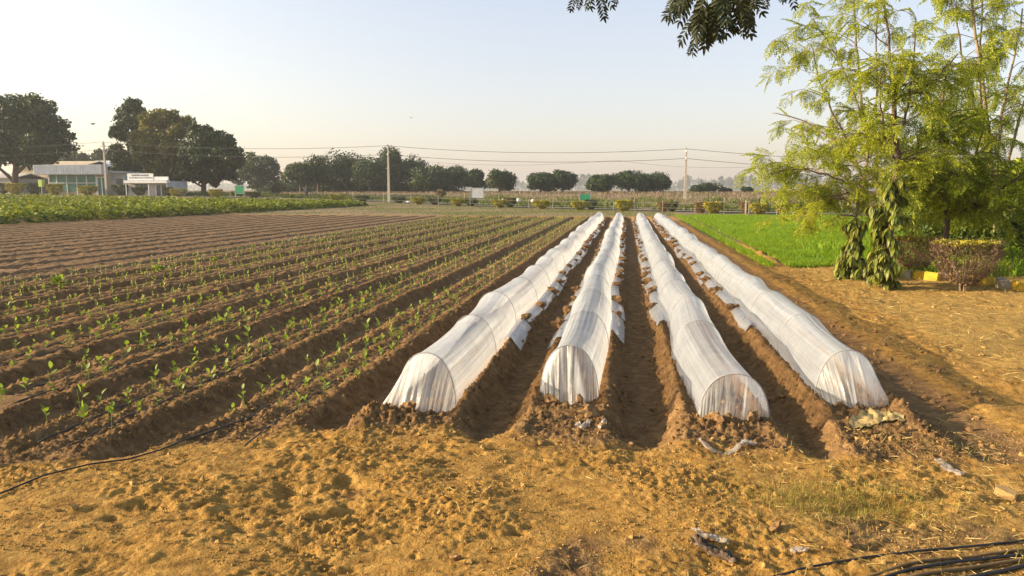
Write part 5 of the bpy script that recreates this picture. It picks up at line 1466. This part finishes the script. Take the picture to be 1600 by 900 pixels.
# leafy columns (drooping lance leaves)
LANCE = []
for k in range(3):
    x = np.linspace(0, 1, 6); w = np.array([0.02, 0.12, 0.165, 0.145, 0.085, 0.0]); zc = -(0.28 + 0.12 * k) * x ** 2 
    V = []; 
    for i in range(6): V += [(x[i], -w[i], zc[i] + w[i] * 0.3), (x[i], 0, zc[i]), (x[i], w[i], zc[i] + w[i] * 0.3)]
    F = []
    for i in range(5): F += [(3 * i, 3 * i + 3, 3 * i + 4, 3 * i + 1), (3 * i + 1, 3 * i + 4, 3 * i + 5, 3 * i + 2)]
    LANCE.append(MB().add(V, np.array(F)).mesh('leaf', M['ashoka'], True))
def leafy_column(px, py, top, hw, n, seed, lab, lean=0.0):
    p = on_plane(px, py); H = height_at(px, top, p.y); W = px2m(hw, p.y); r = np.random.default_rng(seed)
    t = thing('leafy_column', lab, 'young tree', (p.x, p.y, gz(p.x, p.y) - 0.02), 0, 'young trees with drooping lance leaves')
    z = np.linspace(-0.1, H * 0.95, 7); tw = np.stack([lean * z + 0.02 * np.sin(z * 3), 0.02 * np.cos(z * 2), z], -1)
    MB().add(*tube(tw, np.linspace(0.035, 0.012, 7), 6)).build('trunk', M['bark'], t, True)
    tw_mb = MB(); leaves = []
    nt_w = int(n / 4)
    for i in range(nt_w):
        zz = H * (0.10 + 0.88 * (i + r.uniform(0, 1)) / nt_w); a = r.uniform(0, 6.28)
        pr = W * (1.0 - 0.45 * (zz / H)) * r.uniform(0.55, 1.1) * (0.85 + 0.3 * math.sin(zz * 7 + seed))
        b0 = np.array([lean * zz, 0, zz]); e = b0 + np.array([math.cos(a) * pr * 0.75, math.sin(a) * pr * 0.75, -0.08])
        tw_mb.add(*tube([b0, (b0 + e) / 2 + np.array([0, 0, 0.03]), e], [0.006, 0.005, 0.003], 4, False))
        for k in range(26):
            s = r.uniform(0.12, 1.0); q = b0 + (e - b0) * s
            leaves.append((tuple(q), a + r.normal(0, 0.8), r.uniform(0.55, 1.35), r.uniform(0.13, 0.21)))
    tw_mb.build('branch', M['bark'], t)
    leaves = [leaves[j_] for j_ in r.permutation(len(leaves))]
    fol = MB()
    for k, (q, az, dn, L) in enumerate(leaves[n:]):
        me = LANCE[k % 3]; tv_ = np.empty(len(me.vertices) * 3, np.float32); me.vertices.foreach_get('co', tv_); tv_ = tv_.reshape(-1, 3)
        R3 = np.array(Matrix.Rotation(az, 3, 'Z') @ Matrix.Rotation(dn, 3, 'Y'))
        fol.add(tv_ @ R3.T * L + np.array(q), np.array([p_.vertices[:] for p_ in me.polygons]))
    tag(fol.build('inner_foliage', M['ashoka'], t, True), kind='stuff')
    for k, (q, az, dn, L) in enumerate(leaves[:n]):
        link('leaf', LANCE[k % 3], t, tuple(q), (0, dn, az), float(L))
leafy_column(1381, 452, 270, 58, 300, 1700, 'front young tree, a tall column of drooping lance leaves', 0.02)
leafy_column(1331, 437, 335, 38, 260, 1701, 'shorter young tree of drooping leaves behind the front leaf column', 0.0)

# twiggy clipped bushes close by
def twig_bush(px, py, top, hw, seed, lab, n=3600, leafm='twig_leaf'):
    p = on_plane(px, py); H = height_at(px, top, p.y); W = px2m(hw, p.y); r = np.random.default_rng(seed)
    t = thing('twiggy_bush', lab, 'bush', (p.x, p.y, gz(p.x, p.y) - 0.02), 0, 'clipped twiggy bushes by the kerb')
    st = MB()
    for i in range(13):
        a = r.uniform(0, 6.28); st.add(*tube([[0.05 * math.cos(a), 0.05 * math.sin(a), -0.05], [0.16 * W * math.cos(a), 0.16 * W * math.sin(a), H * 0.25], [0.5 * W * math.cos(a), 0.45 * W * math.sin(a), H * 0.62]], [0.022, 0.016, 0.007], 5))
    st.build('stem', M['bark_pale'], t, True)
    z = r.uniform(0.12, 0.96, n) * H; k = 0.22 + 0.78 * smooth(0.0, 0.66, z / H)
    a = r.uniform(0, 6.28, n); q = np.sqrt(r.uniform(0.35, 1, n)) * (1 + 0.05 * np.sin(a * 5) + 0.05 * r.normal(size=n))
    P = np.stack([np.cos(a) * q * k * W, np.sin(a) * q * k * W * 0.9, z], -1)
    ax = np.stack([np.cos(a), np.sin(a), 1.1 + 0 * a], -1) + r.normal(0, 0.55, (n, 3))
    tv = np.array([[0, -0.02, 0], [0, 0.02, 0], [1, 0.006, 0.02], [1, -0.006, 0.02]], float)
    V, F = scatter(tv, np.array([[0, 1, 2, 3]]), frames(ax, r), P, r.uniform(0.06, 0.17, n))
    tag(MB().add(V, F).build('twigs', M['twig'], t), kind='stuff')
    sel = r.random(n) < 0.75
    V, F = scatter(LEAF4[0] * np.array([1, 1.2, 1]), LEAF4[1], rand_rot(sel.sum(), r), P[sel] + ax[sel] * 0.03, r.uniform(0.022, 0.05, sel.sum()))
    tag(MB().add(V, F).build('foliage', M[leafm], t), kind='stuff')
    n2 = 2600; a = r.uniform(0, 6.28, n2); q = 0.93 * np.sqrt(r.uniform(0, 1, n2)) * (1 + 0.04 * np.sin(a * 5))
    P = np.stack([np.cos(a) * q * W, np.sin(a) * q * W * 0.9, H * (0.95 + 0.05 * perlin(np.cos(a) * q * 4, np.sin(a) * q * 4, seed)) + r.uniform(-0.02, 0.025, n2)], -1)
    ax = r.normal(0, 0.5, (n2, 3)); ax[:, 2] = 0.9
    V, F = scatter(LEAF4[0] * np.array([1, 1.2, 1]), LEAF4[1], frames(ax, r), P, r.uniform(0.025, 0.055, n2))
    tag(MB().add(V, F).build('top_foliage', M['golden'], t), kind='stuff')
twig_bush(1506, 458, 376, 46, 1800, 'flat-topped brown twiggy bush standing in front of the yellow kerb stones')
twig_bush(1428, 432, 369, 34, 1801, 'smaller flat-topped reddish twiggy bush between the leaf columns and the round one', 2800, 'twig_red')
r = np.random.default_rng(1810)

# kerb stones
KERB = [(1414, 436, 'kerb_grey'), (1436, 438, 'kerb_yellow'), (1456, 441, 'kerb_yellow'), (1474, 441, 'kerb_grey'), (1492, 443, 'kerb_yellow'), (1516, 447, 'kerb_yellow'), (1540, 450, 'kerb_yellow'), (1566, 454, 'kerb_grey'), (1592, 459, 'kerb_yellow')]
KL = ['leftmost kerb stone, bare tan, beside the front leaf column', 'first yellow kerb stone right of the leaf column', 'second yellow kerb stone right of the leaf column', 'bare grey kerb stone just left of the twiggy bush stem', 'yellow kerb stone hidden behind the twiggy bush stem', 'yellow kerb stone just right of the twiggy bush stem', 'tilted yellow kerb stone, second right of the twiggy bush', 'bare grey kerb stone between two yellow ones at the right', 'yellow kerb stone at the right frame edge']
kp = [on_plane(px, py) for px, py, _ in KERB]
for i, (px, py, mt) in enumerate(KERB):
    import bmesh
    p = kp[i]; nx = kp[min(i + 1, 8)] - kp[max(0, i - 1)]; a = math.atan2(nx.y, nx.x)
    bm = bmesh.new(); bmesh.ops.create_cube(bm, size=1.0)
    bmesh.ops.scale(bm, vec=(0.27, 0.15, 0.20), verts=bm.verts)
    bmesh.ops.bevel(bm, geom=list(bm.edges), offset=0.02, segments=2, affect='EDGES')
    for v in bm.verts: v.co += Vector(r.normal(0, 0.004, 3))
    me = bpy.data.meshes.new('kerb_stone'); bm.to_mesh(me); bm.free(); me.materials.append(M[mt])
    o = link('kerb_stone', me, None, (p.x, p.y, gz(p.x, p.y) + 0.06), (r.normal(0, 0.08), r.normal(0, 0.1), a + r.normal(0, 0.1)))
    tag(o, KL[i], 'kerb stone', 'kerb stones by the twiggy bushes')

# ------------------------------------------------------------------ overhead branch (neem-like) hanging into the top of the view
def pinnate(seed, n=6):
    r = np.random.default_rng(seed); P, A, S = [], [], []
    for i in range(n):
        t = 0.22 + 0.74 * i / (n - 1)
        for s in (-1, 1):
            P.append((t, 0, -0.12 * t * t)); A.append((0.75, s * 0.8, -0.25 + 0.1 * r.normal())); S.append(0.36 * (1 - 0.35 * abs(t - 0.5)) * r.uniform(0.85, 1.1))
    P.append((0.96, 0, -0.12)); A.append((1, 0.1, -0.3)); S.append(0.32)
    tv = LEAF6[0] * np.array([1, 0.8, 1])
    X = np.array(A); X /= np.linalg.norm(X, axis=1, keepdims=True); up = np.tile([0, 0, 1.0], (len(X), 1)) + 0.3 * r.normal(size=X.shape); Yv = np.cross(up, X); Yv /= np.linalg.norm(Yv, axis=1, keepdims=True)
    V, F = scatter(tv, LEAF6[1], np.stack([X, Yv, np.cross(X, Yv)], -1), np.array(P), np.array(S))
    mb = MB().add(V, F); mb.add(*tube([[0, 0, 0], [0.5, 0, -0.03], [0.98, 0, -0.12]], [0.012, 0.009, 0.005], 4, False))
    return mb.mesh('leaf', M['neem'], False)
PIN = [pinnate(1900 + k, 5 + k) for k in range(3)]
YN = 2.6
rootN = at(1100, -120, YN)
tn = thing('overhanging_branch', 'dark leafy branch hanging into the top of the view', 'branch', tuple(rootN))
r = np.random.default_rng(1910)
o0 = np.array(rootN)
twl = MB()
def twig_px(path, Yd=YN):
    P = np.array([list(at(a, b, Yd)) for a, b in path]) - o0
    twl.add(*tube(P, np.linspace(0.006, 0.002, len(P)), 5, False)); return P
tw_paths = [[(1100, -120), (1095, -40), (1092, 10), (1088, 40), (1084, 66)], [(1150, -90), (1158, -20), (1163, 15), (1168, 34)], [(925, -90), (935, -40), (938, -5)], [(1125, -90), (1118, -30), (1112, 12), (1106, 30)], [(1060, -80), (1065, -35), (1058, -10)], [(1235, -60), (1230, -25), (1228, -8)], [(905, -70), (912, -25), (910, -8)], [(1185, -60), (1183, -25)]]
for path in tw_paths: twig_px(path)
twl.add(*tube(np.array([list(at(a, b, YN)) for a, b in ((880, -95), (1000, -110), (1100, -120), (1250, -100))]) - o0, [0.008, 0.012, 0.016, 0.008], 6))
twl.build('twig', M['bark'], tn, True)
LEAFS = [(1088, 46, 260, 34), (1090, 20, 235, 46), (1100, 8, 255, 50), (1112, 4, 285, 48), (1080, -5, 215, 44), (1070, -8, 240, 40), (1120, -8, 300, 52), (1128, -12, 275, 48), (1105, -12, 250, 50), (1095, -25, 225, 46), (1110, 18, 300, 40), (1085, 62, 250, 20), (1100, 25, 290, 34), (1135, -20, 250, 44), (1090, 30, 300, 30),
         (1160, -12, 262, 52), (1165, 6, 285, 44), (1155, -20, 240, 40), (1170, -18, 300, 40), (1163, 15, 268, 36),
         (935, -15, 285, 38), (938, -22, 305, 34), (930, -18, 240, 28), (910, -14, 250, 26), (915, -25, 285, 34), (900, -16, 255, 28),
         (1060, -18, 240, 30), (1054, -20, 265, 28), (1187, -18, 250, 26), (1190, -18, 285, 26), (1232, -22, 290, 30), (1225, -24, 265, 26), (960, -20, 280, 22)]
for _ in range(20):
    t_ = r.uniform(0, 1); LEAFS.append((r.uniform(1062, 1150), r.uniform(-30, 22) - abs(0), r.uniform(215, 310), r.uniform(34, 52)))
for _ in range(12): LEAFS.append((r.uniform(1150, 1172), r.uniform(-35, 12), r.uniform(245, 300), r.uniform(34, 48)))
for k, (px, py, ang, L) in enumerate(LEAFS):
    q = np.array(at(px, py, YN + r.normal(0, 0.06))) - o0
    A = R(ang); Lm = L * YN / F_PX
    d = Vector((math.cos(A), r.normal(0, 0.25), math.sin(A))).normalized()
    up = Vector((0.3 * r.normal(), -0.9, 0.4)); yv = up.cross(d).normalized(); zv = d.cross(yv)
    m4 = Matrix((d, yv, zv)).transposed().to_4x4()
    link('leaf', PIN[k % 3], tn, tuple(q), m4.to_euler(), float(Lm))

# the rest of the crown, above and outside the view, which keeps the hanging leaves in shade
n = 900
y = r.uniform(1.7, 3.6, n); x = r.uniform(-3.0, 1.6, n); z = 2.02 + 0.43 * y - 0.06 * x + r.uniform(0, 1, n) ** 1.3 * 1.3
ov = MB()
for k in range(3):
    me = PIN[k]; tv_ = np.empty(len(me.vertices) * 3, np.float32); me.vertices.foreach_get('co', tv_); tv_ = tv_.reshape(-1, 3)
    polys = [np.array([p_.vertices[:] for p_ in me.polygons if len(p_.vertices) == q_]) for q_ in (3, 4)]
    m = np.arange(n) % 3 == k
    ax = r.normal(size=(m.sum(), 3)); ax[:, 2] -= 0.5
    V, F = scatter(tv_, polys, leaf_frames(ax, r), np.stack([x, y, z], -1)[m] - o0, r.uniform(0.09, 0.15, m.sum())); ov.add(V, F)
tag(ov.build('crown', M['neem'], tn, False), kind='stuff')

# ------------------------------------------------------------------ litter on the headland
def crumpled(name, lab, cat, pts, width, mat, seed, amp=0.02, nseg=26, nw=7, lift=0.012):
    """a creased strip of film lying along ground points"""
    r = np.random.default_rng(seed); P = np.array([[p.x, p.y] for p in pts]); tt = np.linspace(0, len(P) - 1, nseg)
    C = np.stack([np.interp(tt, np.arange(len(P)), P[:, j]) for j in range(2)], -1)
    T = np.gradient(C, axis=0); T /= np.linalg.norm(T, axis=1, keepdims=True); Nn = np.stack([-T[:, 1], T[:, 0]], -1)
    v = np.linspace(-0.5, 0.5, nw); u = np.linspace(0, 1, nseg)
    wd = width * (0.45 + 0.6 * np.sin(u * math.pi) ** 0.5 + 0.35 * perlin(u * 5, u * 0, seed))
    XY = C[:, None] + Nn[:, None] * (v[None, :, None] * wd[:, None, None])
    VV, UU = np.meshgrid(v, u)
    Z = gzs(XY[..., 0].ravel(), XY[..., 1].ravel()).reshape(VV.shape) + lift + amp * (np.abs(perlin(UU * 9, VV * 5 + 3, seed + 1)) + 0.6 * np.abs(perlin(UU * 21, VV * 11, seed + 2))) * (1 - 1.2 * np.abs(VV))
    o0_ = np.array([C[nseg // 2, 0], C[nseg // 2, 1], 0])
    top = np.stack([XY[..., 0], XY[..., 1], Z], -1).reshape(-1, 3) - o0_
    o = MB().add(top, grid_faces(nseg, nw)).build(name, M[mat], None, True, loc=tuple(o0_))
    film_uv(o, np.stack([VV.ravel(), UU.ravel()], -1)); tag(o, lab, cat)
    return o
gp = on_plane
crumpled('plastic_scrap', 'crumpled dark plastic scrap with a pale edge near the bottom pipes', 'scrap', [gp(1082, 850), gp(1105, 862), gp(1130, 870), gp(1152, 880)], 0.085, 'darkfilm', 2001, 0.05)
crumpled('plastic_scrap', 'pale film edge twisted over the dark plastic scrap', 'scrap', [gp(1080, 848), gp(1100, 856), gp(1122, 858), gp(1138, 862)], 0.03, 'scrap', 2002, 0.03, lift=0.05)
crumpled('plastic_scrap', 'white crumpled film scrap lying on the dry grass at right', 'scrap', [gp(1462, 722), gp(1476, 728), gp(1484, 738), gp(1504, 746)], 0.07, 'scrap', 2003, 0.03)
crumpled('plastic_scrap', 'long pale twisted film strip in front of the round-ended tunnel', 'scrap', [gp(1092, 694), gp(1108, 704), gp(1130, 707), gp(1150, 704), gp(1162, 697)], 0.045, 'scrap', 2004, 0.03)
crumpled('plastic_scrap', 'pale knotted film lump at the end of the twisted strip', 'scrap', [gp(1158, 700), gp(1168, 696), gp(1178, 700)], 0.08, 'scrap', 2005, 0.06)
crumpled('plastic_scrap', 'small pale film rag in front of the second tunnel, left piece', 'scrap', [gp(900, 668), gp(910, 672), gp(922, 664)], 0.045, 'scrap', 2006, 0.04)
crumpled('plastic_scrap', 'small pale film rag in front of the second tunnel, right piece', 'scrap', [gp(936, 676), gp(942, 670), gp(946, 662)], 0.04, 'scrap', 2007, 0.04)
crumpled('paper_scrap', 'flat pale paper scrap right of the dark plastic scrap', 'scrap', [gp(1236, 868), gp(1250, 866), gp(1262, 870)], 0.05, 'scrap', 2008, 0.012)
crumpled('empty_sack', 'empty tan sack lying before the rightmost tunnel', 'sack', [gp(1330, 672), gp(1350, 664), gp(1375, 661), gp(1412, 664)], 0.16, 'tan', 2009, 0.022)
p = gp(1572, 776)
bm_v, bm_f = box((0, 0, 0), (0.11, 0.07, 0.05)); bm_v += np.random.default_rng(5).normal(0, 0.006, bm_v.shape)
o = MB().add(bm_v, bm_f).build('brick_piece', M['brick'], None, False, loc=(p.x, p.y, gz(p.x, p.y) + 0.025), rot=(0.15, 0.2, -0.5))
tag(o, 'pale broken brick piece at the right edge of the headland', 'brick')
for i, (px, py, s, lab) in enumerate(((1112, 850, 0.035, 'round soil clod just above the dark plastic scrap'), (1328, 858, 0.03, 'lone soil clod before the bottom pipes'), (712, 872, 0.035, 'lone lit soil clod near the bottom edge, left of centre'), (1212, 832, 0.04, 'pale lump of soil between scrap and brick piece'), (860, 640, 0.07, 'large clod pressed against the second tunnel front, left one'), (922, 655, 0.075, 'large dug clod below the second tunnel front'), (905, 640, 0.06, 'dug clod at the foot of the second tunnel fold'),
                                     (640, 655, 0.06, 'dug clod under the front tip of the leftmost tunnel'), (1175, 668, 0.075, 'dug clod at the right foot of the round-ended tunnel'), (1120, 672, 0.06, 'dug clod centred below the round-ended tunnel'), (1310, 648, 0.06, 'dug clod at the left foot of the rightmost tunnel front'))):
    p = gp(px, py); o = link('soil_clod', clod_meshes[i % 4], None, (p.x, p.y, gz(p.x, p.y) + s * 0.35), (0.2 * i, 0.3, i * 1.3), s); tag(o, lab, 'soil clod')

# pipes at the bottom right
PIPE = [(((1150, 912), (1250, 893), (1350, 879), (1450, 869), (1540, 858), (1640, 846)), 0.006, 'thin black irrigation pipe, farthest from the camera at bottom right'),
        (((1270, 921), (1380, 900), (1460, 886), (1540, 875), (1640, 864)), 0.008, 'dusty grey irrigation pipe, second from the back at bottom right'),
        (((1300, 924), (1400, 905), (1480, 892), (1560, 880), (1640, 871)), 0.008, 'black irrigation pipe in the middle of the bottom right bundle'),
        (((1380, 920), (1460, 906), (1540, 892), (1640, 878)), 0.009, 'dusty irrigation pipe, second nearest of the bottom right bundle'),
        (((1460, 922), (1540, 905), (1600, 893), (1660, 884)), 0.009, 'black irrigation pipe nearest the camera at bottom right')]
M['pipe_dusty'] = simple('dusty_pipe', (0.16, 0.105, 0.05), 0.8, 0.4, 12, 0, 0.2)
for i, (path, rad, lab) in enumerate(PIPE):
    P = np.array([list(gp(a, b)) for a, b in path]); tt = np.linspace(0, len(P) - 1, 40)
    Q = np.stack([np.interp(tt, np.arange(len(P)), P[:, j]) for j in range(3)], -1); Q[:, 2] = np.convolve(np.pad(gzs(Q[:, 0], Q[:, 1]), 4, 'edge'), np.ones(9) / 9, 'valid') + rad * 0.4 + 0.006 + 0.006 * perlin(Q[:, 0] * 3.0, Q[:, 1] * 3.0, 77 + i)
    tag(MB().add(*tube(Q, rad, 8)).build('irrigation_pipe', M['pipe_dusty'] if i in (1, 3) else M['black'], None, True), lab, 'pipe', 'irrigation pipes in a bundle')

# ------------------------------------------------------------------ haze
HAZE = 0.00042
mh, nt, out = new_mat('haze_air')
pv = N(nt, 'ShaderNodeVolumePrincipled'); pv.inputs['Density'].default_value = HAZE; pv.inputs['Color'].default_value = (0.86, 0.88, 0.92, 1); pv.inputs['Anisotropy'].default_value = 0.25
nt.links.new(pv.outputs[0], out.inputs['Volume'])
hz = MB().add(*box((0, 1150, 9.0), (3200, 3100, 22.0))).build('haze', mh)
hz['kind'] = 'stuff'
